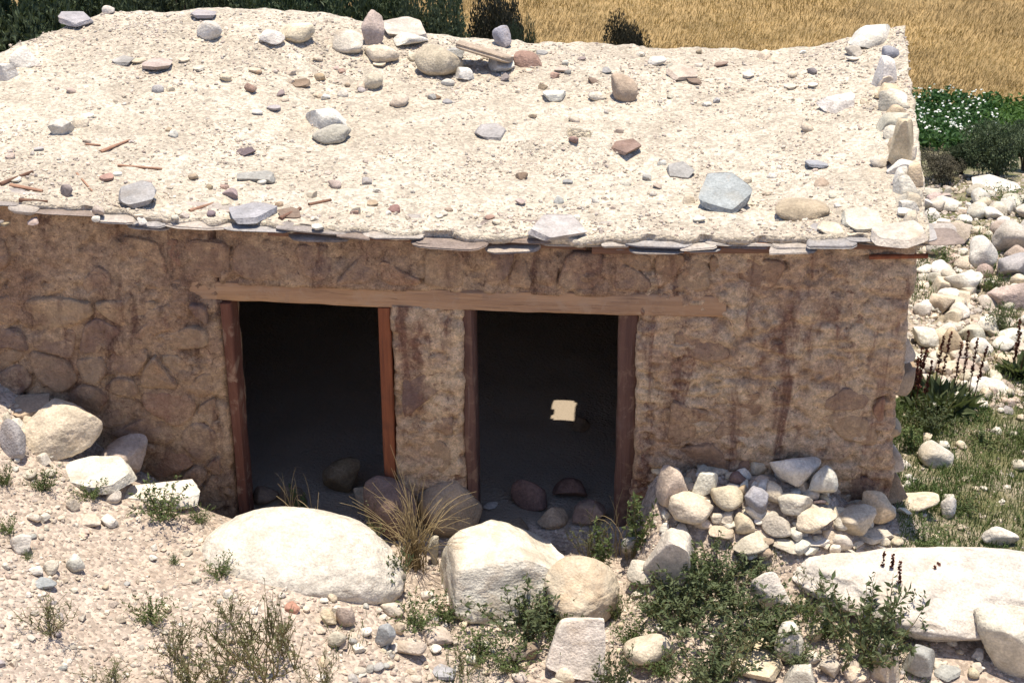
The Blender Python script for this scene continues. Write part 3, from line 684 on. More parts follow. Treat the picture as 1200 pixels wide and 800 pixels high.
# ------------------------------------------------------------------ loose stones on the roof
R = 'r'
roof_list = [
 (245, 36, 30, 25, 'round', 'white', 'white rounded stone on the roof with grey slate right behind it'),
 (238, 17, 30, 14, 'slab', 'grey', 'grey slate behind the white rounded roof stone'),
 (348, 38, 44, 26, 'round', 'cream', 'broad cream stone half buried at the back rim of the roof'),
 (318, 43, 30, 18, 'angular', 'white', 'low whitish stone touching the broad cream stone on the back rim'),
 (382, 139, 50, 30, 'block', 'white', 'white boulder in the middle of the roof leaning on a grey-green stone'),
 (388, 157, 44, 22, 'round', (.42, .40, .31), 'grey-green rounded stone in front of the white roof boulder'),
 (437, 36, 27, 44, 'angular', 'pink', 'upright pointed grey-pink stone on the back rim of the roof'),
 (474, 33, 58, 22, 'slab', 'pale', 'long pale slab leaning beside the upright pointed stone'),
 (482, 46, 42, 18, 'angular', 'white', 'white angular stone under the long pale leaning slab'),
 (446, 62, 44, 22, 'round', 'cream', 'cream rounded stone at the foot of the upright pointed stone'),
 (408, 50, 36, 30, 'angular', 'pale', 'pale sloping stone leaning on the upright pointed stone'),
 (437, 96, 24, 22, 'round', 'cream', 'cream egg-sized stone on gravel below the upright pointed stone'),
 (467, 118, 23, 16, 'round', 'cream', 'flattish cream stone resting on smooth roof dust'),
 (515, 73, 58, 38, 'round', (.50, .42, .32), 'large tan rounded boulder beside the brown propped slab'),
 (545, 87, 23, 16, 'block', 'white', 'small white stone wedged in front of the brown propped slab'),
 (587, 76, 32, 18, 'angular', 'white', 'white stone propping up the brown slab on the roof'),
 (532, 62, 26, 14, 'angular', 'grey', 'grey stone supporting the brown slab beside the tan boulder'),
 (618, 71, 32, 22, 'angular', 'red', 'reddish stone beside the propped brown slab'),
 (588, 44, 24, 28, 'angular', 'blue', 'bluish pointed slate standing up behind the brown slab'),
 (731, 106, 34, 34, 'round', 'tan', 'tan round boulder sitting alone on the roof towards the barley'),
 (575, 155, 38, 18, 'slab', 'grey', 'flat grey slate lying alone on the bare middle of the roof'),
 (734, 172, 36, 16, 'slab', 'brown', 'thick brown-grey slab with a dark broken edge on the roof'),
 (850, 227, 62, 46, 'slab', 'blue', 'large blue-grey angular slate tilted on the roof near the eave'),
 (939, 243, 66, 30, 'round', 'tan', 'long tan smooth stone lying near the eave beside the blue-grey slate'),
 (980, 120, 42, 20, 'block', 'white', 'white flat-topped stone near the stone-edged side of the roof'),
 (1020, 43, 60, 26, 'block', 'white', 'big white stone capping the back corner of the roof'),
 (1043, 62, 22, 16, 'angular', 'blue', 'small bluish stone beside the white corner capstone'),
 (1040, 86, 30, 38, 'block', 'white', 'white edge stone next below the white corner capstone'),
 (1050, 118, 26, 26, 'angular', 'white', 'white edge stone between the corner stones and the yellow edge slab'),
 (1056, 168, 34, 66, 'block', 'orange', 'yellowish flat slab along the stone-edged side of the roof'),
 (1070, 208, 24, 34, 'block', 'orange', 'yellow-brown broken slab overhanging the stone-edged side of the roof'),
 (1046, 140, 20, 14, 'angular', 'pale', 'pale lump on the crumbling roof edge above the yellowish slab'),
 (1070, 235, 24, 18, 'block', 'cream', 'cream lump on the crumbling roof edge below the broken yellow-brown slab'),
 (1062, 250, 22, 14, 'angular', 'white', 'white chip on the crumbling roof edge next to the broad white slab'),
 (1030, 108, 18, 12, 'angular', 'cream', 'cream chip inside the crumbling roof edge'),
 (1030, 190, 22, 14, 'round', 'pale', 'pale cobble beside the yellowish edge slab'),
 (1000, 60, 22, 14, 'angular', 'pale', 'pale stone at the foot of the white corner capstone'),
 (352, 98, 24, 11, 'slab', 'brown', 'thin dark brown slate above the white roof boulder'),
 (294, 104, 15, 12, 'angular', 'red', 'small red-brown stone beside the thin brown slate'),
 (288, 178, 25, 9, 'slab', 'dark', 'thin dark slate lying alone beside the white roof boulder'),
 (160, 228, 46, 30, 'slab', 'grey', 'rough grey slate with dark notched rim near the eave'),
 (292, 250, 54, 26, 'slab', 'blue', 'rectangular bluish slate lying over the eave'),
 (656, 268, 68, 36, 'slab', (.42, .38, .345), 'large smooth grey slab lying flat on the eave above the sunspot doorway'),
 (340, 250, 30, 12, 'slab', 'brown', 'narrow brown slate next to the rectangular bluish slate'),
 (88, 22, 44, 18, 'slab', 'grey', 'rounded grey slab on the back corner of the roof under dark trees'),
 (127, 12, 14, 12, 'angular', 'white', 'small white stone pair piece on top of the back corner'),
 (28, 66, 34, 22, 'block', 'white', 'white block on the tree-side edge of the roof'),
 (6, 84, 28, 22, 'block', 'white', 'white stone just in front of the white block on the tree-side roof edge'),
 (72, 150, 26, 22, 'angular', 'white', 'pale stone half buried in smooth dust beside the sticks'),
 (92, 143, 20, 14, 'angular', 'cream', 'cream stone touching the pale half buried stone'),
 (145, 70, 26, 10, 'slab', 'grey', 'slim grey slate on the roof slope below the trees'),
 (186, 75, 36, 14, 'slab', 'pink', 'pinkish slate on the roof slope below the trees'),
 (798, 200, 32, 18, 'slab', 'grey', 'dark-edged grey slab near the large blue-grey slate'),
 (957, 192, 30, 16, 'slab', 'blue', 'bluish chip beside the gravel near the crumbling roof edge'),
 (78, 223, 16, 16, 'angular', 'purple', 'small purple-grey wedge stone near the eave over the rubble wall'),
 (300, 208, 46, 10, 'slab', 'grey', 'thin pale grey slate behind the rectangular bluish slate'),
 (272, 226, 24, 14, 'angular', 'purple', 'purple-grey stone just behind the rectangular bluish slate'),
 (672, 164, 12, 9, 'angular', 'brown', 'brown walnut-sized stone beside the roof\'s bare middle'),
 (1010, 258, 48, 26, 'slab', 'pale', 'pale flat slab lying at the eave end by the stony ground'),
 (1054, 274, 66, 24, 'slab', 'pale', 'broad white slab overhanging the front roof corner by the stony ground'),
 (975, 268, 36, 14, 'slab', 'cream', 'cream flake of stone sticking out over the eave'),
 (610, 207, 16, 10, 'angular', 'brown', 'dark brown chip on the dust above the large eave slab'),
 (800, 85, 40, 14, 'slab', 'pink', 'low pinkish slab on the back rim of the roof'),
 (700, 112, 22, 12, 'angular', 'pale', 'pale stone touching the tan round boulder'),
 (650, 110, 28, 14, 'angular', 'white', 'white stone in the rubble below the reddish stone'),
 (770, 72, 22, 12, 'round', 'white', 'white low stone on the back rim behind the tan round boulder'),
]
for q in roof_list:
    px, py, ww, hh, kd, cl, lb = q
    fl = .97 if kd == 'slab' else None
    stone('roof_slate' if kd == 'slab' else 'roof_stone', px, py, ww, hh, kd, cl, R, sink=.38 if kd != 'slab' else .15, label=lb, cat='slate' if kd == 'slab' else 'stone', tilt=0 if ww < 30 else 3, flat=fl, minc=.30 if kd == 'slab' else .28)
rq = random.Random(9)
for k in range(15):
    py = 96+k*12.5; px = 1049+(py-96)*.175-rq.uniform(4, 13)
    stone('rim_stone', px, py, rq.uniform(24, 38), rq.uniform(20, 32), rq.choice(('block', 'angular')), rq.choice(('white', 'pale', 'cream', 'orange', 'white')), R, .8, 'set in the crumbling rim', 'stone', 'stones set in the crumbling roof rim')
# the brown slab propped on stones
P, T, D = march([568], [66], .10, rzs)
o = obj('roof_slab', slate_mesh(.47, .36, .055, 77), None, tuple(P[0]+np.array([0, 0, .035])), (math.radians(-16), math.radians(14), -.1), None, (.40, .32, .24))
tag(o, 'large brown slab propped at a slant on stones with dark gap beneath', 'slab')
# sticks
for k, (x0, y0, x1, y1, wd, cl, lb) in enumerate([(118, 178, 152, 164, .028, 0, 'reddish brown stick on bare dust far from the white roof boulder'),
      (0, 216, 38, 201, .03, 1, 'grey-brown stick slanting at the eave over the rubble wall'), (12, 217, 50, 224, .03, 0, 'thick reddish stick lying along the eave over the rubble wall'),
      (22, 234, 56, 236, .03, 1, 'short brown stick just above eave slates over the rubble wall'), (138, 194, 190, 198, .022, 2, 'long pale bleached stick beside the rough grey slate'),
      (222, 247, 250, 238, .025, 2, 'pale splinter beside the rough grey slate'), (328, 256, 352, 244, .03, 1, 'dark stick leaning by the narrow brown slate'),
      (362, 240, 388, 234, .025, 1, 'brown stick near the narrow brown slate'), (100, 169, 118, 170, .02, 0, 'tiny reddish twig by the reddish brown stick'),
      (90, 203, 108, 224, .014, 2, 'thin pale twig at the eave over the rubble wall')]):
    P, T, D = march([x0, x1], [y0, y1], .006, rzs)
    o = beam('stick', P[0]-P.mean(0), P[1]-P.mean(0), wd, wd*.8, W_STICK if cl != 1 else W_POLE, 300+k, 10, .004, .8, fn=lambda n, m, c: obj(n, m), taper=.3)
    o.location = P.mean(0); tag(o, lb, 'stick')
# scattered small stones on the roof
rr = np.random.default_rng(21)
cols = ['pale', 'cream', 'white', 'pink', 'grey', 'tan', 'red', 'purple', 'brown']; cw = [.26, .2, .12, .12, .1, .08, .05, .04, .03]
for k in range(140):
    if k < 60: px, py = rr.uniform(150, 1000), rr.uniform(60, 118)
    elif k < 105: px, py = rr.uniform(0, 1050), rr.uniform(205, 268)
    else: px, py = rr.uniform(0, 1030), rr.uniform(70, 250)
    s = rr.uniform(8, 15)*(1.25 if rr.random() < .15 else 1)
    kd = rr.choice(['angular', 'slab', 'round', 'block'], p=[.45, .25, .2, .1]); cl = rr.choice(cols, p=cw)
    stone('small_roof_stone', px, py, s, s*(.45 if kd == 'slab' else rr.uniform(.6, .85)), kd, cl, R, sink=.62, label='on the roof', cat='stone', group='small stones strewn on the roof', sub=2, yaw=3.1)

# pebbles: uncountable
def pebbles(name, P, size, cols_, rng, label, cat, parent=None):
    TV = ICO[1][0] if False else None
    bm = bmesh.new(); bmesh.ops.create_icosphere(bm, subdivisions=1, radius=1); bm.verts.ensure_lookup_table()
    bV = np.array([v.co[:] for v in bm.verts]); bF = np.array([[v.index for v in f.verts] for f in bm.faces]); bm.free()
    parts = []; cc = []; n = len(P); grp = rng.integers(0, 8, n)
    for g in range(8):
        m = grp == g; c = int(m.sum())
        if not c: continue
        tv = bV*(1+rng.uniform(-.28, .28, (len(bV), 1)))
        Rm = randrot(c, rng); S = size[m][:, None]*rng.uniform(.6, 1.25, (c, 3)); S[:, 2] *= .7
        M = rotz(rng.uniform(0, 6.28, c))@(np.eye(3)[None]*S[:, :, None])@Rm
        V, F = stamp(tv, bF, M, P[m]); parts.append((V, F)); cc.append(np.repeat(cols_[m], len(tv), 0))
    V, F = joinarr(parts); me = mesh(name, V, F, ROCKS, False); set_col(me, np.concatenate(cc))
    return tag(obj(name, me, parent), label, cat, kind='stuff')
def pebcols(n, rng, base):
    base = np.array(base); return (base[rng.integers(0, len(base), n)]*.45+np.array([.54, .47, .385])*.55)*rng.uniform(.78, 1.15, (n, 1))
PB = [PAL[k] for k in ('pale', 'cream', 'white', 'pink', 'grey', 'tan', 'pale', 'cream', 'pink', 'red', 'purple')]
n = 26000
u = rr.uniform(0, 1, n); v = rr.uniform(0.0, 1, n); y = -.08+v*4.2; x = rxl(y)+(rxr(y)-rxl(y))*u
dens = .35+.65*sstep(-.1, .35, fbm(np.c_[x*1.3, y*1.3, 0*x], 91, 3))+.7*np.exp(-((v-.8)/.12)**2)+.6*np.exp(-(v/.12)**2)
dens *= 1-.6*np.exp(-((v-.5)/.14)**2); dens *= .45+1.1*sstep(-.2, .3, fbm(np.c_[x*3.1, y*3.1, 0*x+5], 92, 3)); m = (rr.uniform(0, 1.4, n) < dens) & ~((np.abs(x-HX) < HW+.02) & (np.abs(y-HY) < HD+.02)); x, y = x[m], y[m]
s = .0055+.011*rr.random(len(x))**2.5+.012*(rr.random(len(x)) < .06)*rr.random(len(x))
pebbles('roof_gravel', np.c_[x, y, rzs(x, y)+s*.25], s, pebcols(len(x), rr, PB), rr, 'loose pale gravel covering the flat hut roof', 'gravel')

# ------------------------------------------------------------------ boulders and stones on the ground
G = [
 (356, 657, 250, 132, 'smooth', (.66, .615, .53), 'huge smooth white boulder in front of the doorway with the orange post', 6, 1.0),
 (590, 664, 160, 108, 'block', 'white', 'big layered tan boulder with undercut shady side between the doorways', 5, .2),
 (684, 694, 90, 80, 'round', 'cream', 'smooth cream oval boulder leaning against the layered tan boulder', 5, .2),
 (676, 752, 70, 72, 'block', 'white', 'white squarish block in front of the smooth cream oval boulder', 5, .15),
 (761, 762, 62, 48, 'angular', 'cream', 'cream angular stone next to the white squarish block', 4, .2),
 (456, 597, 66, 72, 'round', 'brown', 'brown rounded boulder in shade against the red door post', 4, .2),
 (522, 592, 84, 74, 'round', 'tan', 'tan boulder in shade at the foot of the plastered door pillar', 4, .2),
 (74, 502, 92, 66, 'angular', 'cream', 'large pale square-cut block against the rubble wall', 5, .2),
 (146, 538, 58, 50, 'angular', 'pink', 'shaded angular block below the pale square-cut block', 4, .2),
 (110, 557, 100, 38, 'slab', 'white', 'long white slab edging the bank under the rubble wall', 5, .2),
 (190, 578, 90, 30, 'slab', 'white', 'flat white slab end to end with the longer one by the rubble wall', 5, .2),
 (30, 477, 60, 26, 'slab', 'tan', 'tan slab lying against the wall behind the square-cut block', 4, .2),
 (15, 515, 34, 44, 'angular', 'grey', 'dark grey angular stone at the side of the square-cut block', 3, .2),
 (75, 472, 14, 14, 'angular', 'white', 'small white stone on top of the square-cut block', 3, .1),
 (92, 474, 16, 14, 'angular', 'grey', 'small grey stone on top of the square-cut block', 3, .1),
 (788, 646, 60, 62, 'block', 'white', 'white rough rock at the doorway foot of the stone heap', 4, .15),
 (1094, 692, 350, 124, 'round', 'white', 'huge low white boulder in front of the stone heap', 6, .75),
 (1196, 752, 110, 76, 'angular', 'white', 'lichen-speckled pinkish rock overlapping the huge low white boulder', 5, .2),
 (905, 692, 52, 44, 'angular', 'white', 'white jagged stone beside the huge low white boulder', 4, .2),
 (885, 770, 66, 46, 'slab', 'cream', 'cream wedge-shaped stone tipped up among green herbs', 4, .1),
 (924, 752, 36, 42, 'round', 'white', 'white oval stone resting on the cream wedge-shaped stone', 4, .15),
 (938, 792, 40, 34, 'block', 'white', 'white block in front of the cream wedge-shaped stone', 4, .2),
 (1040, 774, 36, 44, 'block', 'pale', 'pale upright block beside the dark green leafy clump', 4, .15),
 (1076, 771, 40, 40, 'block', 'grey', 'light grey block next to the pale upright block', 4, .15),
 (955, 740, 22, 24, 'angular', 'cream', 'cream stone behind the white oval stone', 3, .2),
 (952, 770, 20, 16, 'round', 'white', 'small white cobble beside the white oval stone', 3, .2),
 (972, 782, 30, 24, 'angular', 'pale', 'pale cobble just beside the white block', 3, .2),
 (1110, 788, 30, 18, 'slab', 'grey', 'grey flat stone beside the light grey block', 3, .2),
 (1005, 790, 30, 20, 'angular', 'cream', 'cream cobble in the gravel beside the pale upright block', 3, .2),
 (1150, 716, 14, 16, 'round', 'pale', 'pale cobble at the foot of the lichen-speckled rock', 3, .2),
 (480, 758, 40, 28, 'angular', 'pale', 'pale wedge stone in gravel before the layered tan boulder', 4, .2),
 (512, 744, 40, 24, 'angular', 'pink', 'pinkish rough stone behind the pale wedge stone', 3, .2),
 (452, 745, 24, 30, 'angular', 'blue', 'bluish white stone beside the pale wedge stone', 3, .2),
 (468, 736, 14, 16, 'round', 'cream', 'small cream cobble above the pale wedge stone', 3, .2),
 (460, 713, 30, 18, 'round', 'pale', 'pale cobble at the weedy tip of the huge smooth boulder', 3, .2),
 (405, 722, 24, 26, 'angular', 'pink', 'pink cobble in the gravel below the huge smooth boulder', 3, .2),
 (385, 722, 18, 20, 'angular', 'cream', 'cream cobble beside the pink cobble below the smooth boulder', 3, .2),
 (395, 748, 22, 20, 'round', 'pale', 'pale cobble in front of the pink cobble', 3, .2),
 (343, 711, 18, 13, 'angular', (.46, .235, .175), 'brick red stone chip among pale gravel', 3, .2),
 (520, 787, 30, 22, 'slab', 'blue', 'grey-blue flat stone in the gravel below the pale wedge stone', 3, .2),
 (615, 765, 36, 26, 'angular', 'dark', 'dark grey stone in shade below the layered tan boulder', 3, .2),
 (662, 790, 24, 20, 'round', 'cream', 'cream cobble just in front of the white squarish block', 3, .2),
 (700, 790, 26, 18, 'angular', 'blue', 'bluish stone at the corner of the white squarish block', 3, .2),
 (88, 660, 21, 21, 'round', 'white', 'white round cobble on the bare dusty bank', 3, .15),
 (52, 683, 30, 14, 'round', 'blue', 'grey oval flat pebble on the bare dusty bank', 3, .15),
 (60, 664, 20, 18, 'round', 'pale', 'pale cobble beside the white round cobble', 3, .2),
 (42, 668, 16, 12, 'round', 'white', 'small white cobble behind the grey oval flat pebble', 3, .2),
 (25, 635, 30, 24, 'angular', 'white', 'white crumbly stone on the dusty bank', 3, .2),
 (40, 606, 18, 14, 'angular', 'pale', 'pale chip above the white crumbly stone', 3, .2),
 (105, 610, 28, 14, 'angular', 'pale', 'pale flat stone below the long white slab', 3, .2),
 (128, 610, 20, 14, 'angular', 'white', 'white chip below the flat white slab', 3, .2),
 (132, 580, 20, 18, 'angular', 'white', 'white stone between the two white slabs', 3, .2),
 (85, 590, 16, 16, 'angular', 'pale', 'pale stone tucked under the long white slab', 3, .2),
 (775, 667, 26, 24, 'block', 'tan', 'tan flat-faced stone leaning on the white rough rock', 3, .15),
 (1070, 587, 60, 26, 'angular', 'cream', 'long cream stone fallen beyond the corner of the heap', 4, .2),
 (1112, 594, 20, 26, 'round', 'white', 'pocked white stone in grass beyond the fallen cream stone', 3, .2),
 (1097, 531, 42, 30, 'angular', 'pale', 'lone pale grey rock in the grass beside the hut corner', 4, .2),
 (1172, 628, 44, 22, 'round', 'white', 'white bulging stone behind the huge low white boulder', 3, .2),
 (740, 640, 24, 30, 'angular', 'grey', 'grey stone in the doorway weeds behind the oval boulder', 3, .2),
 (752, 672, 34, 30, 'angular', 'pale', 'pale broken stone between oval boulder and white rough rock', 3, .2),
 (535, 700, 26, 40, 'slab', 'pale', 'pale stone leaning against the shaded side of the layered boulder', 3, .2),
 (508, 645, 14, 34, 'angular', 'pale', 'pale upright splinter beside dry grass and the layered boulder', 3, .2),
 (575, 593, 18, 10, 'angular', 'white', 'small white stone on the sill of the sunspot doorway', 3, .2),
 # the heap
 (809, 536, 40, 22, 'round', 'blue', 'blue-grey rounded stone on top of the heap against the wall'),
 (830, 525, 22, 22, 'angular', 'purple', 'dark purple stone at the very top of the heap'),
 (857, 532, 20, 24, 'block', 'tan', 'tan upright block at the top of the heap'),
 (835, 547, 36, 17, 'angular', 'pink', 'pink wedge below the blue-grey stone of the heap'),
 (789, 569, 40, 48, 'angular', (.47, .38, .30), 'pitted brownish boulder at the doorway end of the heap'),
 (825, 566, 28, 28, 'block', 'white', 'white cube-like stone in the heap'),
 (809, 595, 54, 42, 'round', 'cream', 'large cream oval stone low in the heap'),
 (851, 582, 40, 31, 'round', 'cream', 'round cream cobble in the middle of the heap'),
 (884, 544, 31, 21, 'block', 'cream', 'cream block high in the heap'),
 (903, 530, 15, 12, 'round', 'pink', 'small pinkish pebble at the wall above the heap'),
 (930, 550, 57, 44, 'angular', 'white', 'biggest white stone at the top of the heap'),
 (965, 566, 34, 40, 'angular', 'white', 'white upright stone beside the biggest one in the heap'),
 (907, 575, 28, 23, 'block', 'cream', 'cream squared stone below the biggest white one'),
 (886, 588, 29, 33, 'angular', 'blue', 'slate blue stone with white top in the heap'),
 (931, 586, 42, 29, 'angular', 'pale', 'pale flat stone beneath the biggest white one'),
 (960, 588, 19, 28, 'slab', 'purple', 'purple-grey leaning slab in the heap'),
 (957, 612, 44, 31, 'round', 'pink', 'speckled pinkish cobble in the lower heap'),
 (1002, 612, 46, 40, 'angular', 'cream', 'cream block with tan shaded face at the corner end of the heap'),
 (1030, 594, 40, 40, 'angular', 'orange', 'orange-tinted block at the hut-corner end of the heap'),
 (985, 567, 12, 12, 'angular', 'white', 'little white chip at the wall foot beside the heap top'),
 (1003, 568, 15, 13, 'angular', 'white', 'white chip next to the wall foot above the orange block'),
 (910, 616, 34, 26, 'angular', 'pale', 'pale rubble stone beside the speckled cobble'),
 (872, 613, 27, 23, 'angular', 'pink', 'pinkish rubble stone under the slate blue stone'),
 (846, 623, 32, 18, 'angular', 'cream', 'cream rubble piece beside the large cream oval stone'),
 (880, 634, 46, 26, 'round', 'pale', 'long pale stone at the front foot of the heap'),
 (924, 637, 40, 19, 'angular', 'grey', 'grey cracked stone at the front foot of the heap'),
 (957, 633, 31, 14, 'slab', 'white', 'white flat stone at the front foot of the heap'),
 (986, 637, 27, 21, 'round', 'pale', 'pale rounded stone touching the huge low white boulder'),
 (1025, 626, 42, 16, 'slab', 'tan', 'tan flat stone below the orange-tinted block'),
 (865, 560, 20, 16, 'angular', 'brown', 'brown chip between cream block and white cube'),
 (872, 545, 14, 20, 'angular', 'brown', 'brown upright chip beside the cream block'),
 (893, 563, 18, 12, 'angular', 'cream', 'cream chip under the cream block'),
 (840, 605, 18, 14, 'angular', 'pale', 'pale chip between oval stone and round cobble'),
 (1012, 575, 20, 18, 'block', 'tan', 'tan stone behind the orange-tinted block'),
 (1048, 575, 22, 20, 'angular', 'pale', 'pale stone at the hut corner behind the heap'),
 # inside the doorways
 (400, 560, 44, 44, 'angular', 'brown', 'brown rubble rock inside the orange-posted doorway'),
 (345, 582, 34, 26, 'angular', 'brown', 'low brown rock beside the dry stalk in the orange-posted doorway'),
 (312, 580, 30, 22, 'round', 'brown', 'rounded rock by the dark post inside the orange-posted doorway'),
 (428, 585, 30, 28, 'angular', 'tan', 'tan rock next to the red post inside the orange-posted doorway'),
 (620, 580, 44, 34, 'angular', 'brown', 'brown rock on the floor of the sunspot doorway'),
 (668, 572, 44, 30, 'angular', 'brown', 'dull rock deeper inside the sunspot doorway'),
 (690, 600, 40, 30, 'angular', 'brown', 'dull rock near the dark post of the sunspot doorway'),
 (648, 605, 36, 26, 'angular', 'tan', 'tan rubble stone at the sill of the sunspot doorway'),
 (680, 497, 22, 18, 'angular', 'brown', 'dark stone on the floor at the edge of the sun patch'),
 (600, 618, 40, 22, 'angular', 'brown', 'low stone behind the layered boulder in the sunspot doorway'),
 # far stony ground beside the hut
 (1170, 216, 58, 20, 'block', 'white', 'long white rock at the edge of the dark bushes'),
 (1128, 331, 46, 34, 'angular', 'white', 'white pyramid-shaped rock in the stony ground'),
 (1150, 297, 36, 38, 'round', 'white', 'tall white rounded rock behind the pyramid-shaped rock'),
 (1186, 278, 44, 40, 'round', 'pale', 'pale rounded boulder beside the tall white rock'),
 (1190, 312, 44, 34, 'angular', 'grey', 'grey rough boulder below the pale rounded one'),
 (1182, 345, 46, 34, 'angular', 'pink', 'pinkish grey boulder below the rough grey one'),
 (1118, 272, 46, 30, 'angular', 'pink', 'pinkish mottled rock near the hut roof edge'),
 (1098, 290, 24, 22, 'angular', 'white', 'white rock beside the pinkish mottled rock'),
 (1112, 240, 34, 18, 'round', 'white', 'white low rock in front of dark scrub'),
 (1092, 228, 24, 18, 'angular', 'pale', 'pale rock in front of dark scrub by the roof'),
 (1115, 405, 28, 40, 'round', 'orange', 'white stone with orange end among the dock plants'),
 (1086, 395, 36, 24, 'angular', 'white', 'white stone just above the dock plants'),
 (1160, 452, 46, 24, 'angular', 'white', 'white rubble stone beside the dock plants'),
 (1135, 432, 40, 22, 'angular', 'pink', 'pinkish stone behind the rubble beside the docks'),
 (1118, 355, 32, 20, 'angular', 'cream', 'cream stone below the white pyramid-shaped rock'),
 (1090, 358, 22, 14, 'round', 'white', 'white oval stone by the hut wall'),
 (1158, 380, 34, 24, 'angular', 'white', 'white stone in the thick of the stony ground'),
 (1185, 395, 34, 22, 'angular', 'white', 'white stone next to the other dock clump'),
]
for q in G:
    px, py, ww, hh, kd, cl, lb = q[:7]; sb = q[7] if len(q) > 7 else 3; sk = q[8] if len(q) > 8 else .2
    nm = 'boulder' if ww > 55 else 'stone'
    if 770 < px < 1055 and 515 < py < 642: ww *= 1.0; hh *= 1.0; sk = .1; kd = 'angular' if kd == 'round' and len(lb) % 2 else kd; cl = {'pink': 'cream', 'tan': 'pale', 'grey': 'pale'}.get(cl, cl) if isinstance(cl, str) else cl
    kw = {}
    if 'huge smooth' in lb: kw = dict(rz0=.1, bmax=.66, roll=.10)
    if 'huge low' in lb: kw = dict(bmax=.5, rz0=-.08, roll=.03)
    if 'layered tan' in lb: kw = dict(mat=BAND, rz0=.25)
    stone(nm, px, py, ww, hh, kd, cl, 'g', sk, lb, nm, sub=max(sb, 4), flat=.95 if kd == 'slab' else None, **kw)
# unnamed look-alikes, each its own object
def scatter(n, reg, smin, smax, name, label, group, cs, seed, on='g', kinds=('angular', 'round', 'block'), pw=1.6, accept=None):
    r = np.random.default_rng(seed); c = 0
    while c < n:
        px, py = r.uniform(reg[0], reg[1]), r.uniform(reg[2], reg[3])
        if accept and not accept(px, py): continue
        s = smin+(smax-smin)*r.random()**pw
        stone(name, px, py, s, s*r.uniform(.55, .85), r.choice(kinds), r.choice(cs), on, .22, label, 'stone', group, sub=3, yaw=3.1); c += 1
scatter(230, (1078, 1210, 222, 482), 9, 30, 'scree_stone', 'in stony ground', 'stones in the stony ground', ['white', 'pale', 'cream', 'pink', 'white'], 51)
scatter(34, (1055, 1200, 480, 640), 8, 16, 'meadow_stone', 'in the grass', 'small stones in the grass', ['white', 'pale', 'cream', 'grey'], 52)
scatter(150, (775, 1070, 540, 648), 10, 25, 'heap_stone', 'in the heap', 'small stones in the heap', ['white', 'pale', 'cream', 'white', 'cream', 'tan'], 53, kinds=('angular', 'block', 'angular'))
scatter(70, (370, 560, 690, 800), 8, 17, 'gravel_stone', 'in the gravel by the smooth boulder', 'cobbles below the smooth boulder', ['pale', 'cream', 'pink', 'grey', 'white'], 54)
scatter(80, (0, 370, 590, 800), 7, 13, 'bank_stone', 'on the dusty bank', 'little stones on the dusty bank', ['pale', 'cream', 'pink', 'white', 'grey'], 55, accept=lambda x, y: y > 590+(x > 230)*80)
scatter(70, (560, 860, 690, 800), 8, 17, 'weed_bed_stone', 'among weeds', 'cobbles among weeds', ['pale', 'cream', 'pink', 'white'], 56)
scatter(90, (860, 1200, 690, 800), 8, 18, 'grit_stone', 'in grit', 'cobbles by the speckled rock', ['pale', 'cream', 'pink', 'white', 'grey'], 57)
scatter(22, (0, 60, 470, 560), 8, 20, 'rubble_stone', 'in rubble', 'rubble by the square-cut block', ['pale', 'cream', 'grey', 'white'], 58)
# ground gravel
r5 = np.random.default_rng(61)
pxs = r5.uniform(-60, 1260, 17000); pys = r5.uniform(440, 880, 17000)
P, T, D = march(pxs, pys, 0, gz, dt=.1)
inh = (P[:, 1] > .0) & (P[:, 1] < 4) & (P[:, 0] > -4.4) & (P[:, 0] < 2.32)
keepm = ~inh & ((P[:, 0] < 2.5) | (r5.random(len(P)) < .45)); P = P[keepm]
s = .006+.016*r5.random(len(P))**3; P[:, 2] = gz(P[:, 0], P[:, 1])+s*.2
pebbles('ground_gravel', P, s, pebcols(len(P), r5, PB), r5, 'fine pale gravel and grit over the ground before the hut', 'gravel')
pxs = r5.uniform(900, 1280, 8500); pys = r5.uniform(205, 480, 8500)
P, T, D = march(pxs, pys, 0, gz, dt=.1); P = P[P[:, 0] > 2.45]; s = .012+.028*r5.random(len(P))**2.5; P[:, 2] = gz(P[:, 0], P[:, 1])+s*.2
pebbles('scree_gravel', P, s, pebcols(len(P), r5, PB), r5, 'pale small rubble filling the stony ground beside the hut', 'gravel')

# ------------------------------------------------------------------ plants
def leafarr(B, Dn, L, Wd, rng, fold=.25):
    """rhombus leaves: base B, direction Dn"""
    n = len(B); Dn = Dn/np.linalg.norm(Dn, axis=1)[:, None]; rv_ = rng.normal(size=(n, 3)); rv_[:, 2] += .6
    S = np.cross(Dn, rv_); S /= np.linalg.norm(S, axis=1)[:, None]+1e-9; Nn = np.cross(S, Dn)
    L = np.broadcast_to(L, n)[:, None]; Wd = np.broadcast_to(Wd, n)[:, None]
    M = B+Dn*L*.45-Nn*L*.04
    V = np.stack([B, M+S*Wd/2+Nn*Wd*fold, B+Dn*L-Nn*L*.08, M-S*Wd/2+Nn*Wd*fold, M], 1).reshape(-1, 3)
    t = np.array([[0, 1, 4], [1, 2, 4], [2, 3, 4], [3, 0, 4]]); F = (t[None]+(np.arange(n)*5)[:, None, None]).reshape(-1, 3)
    return V, F
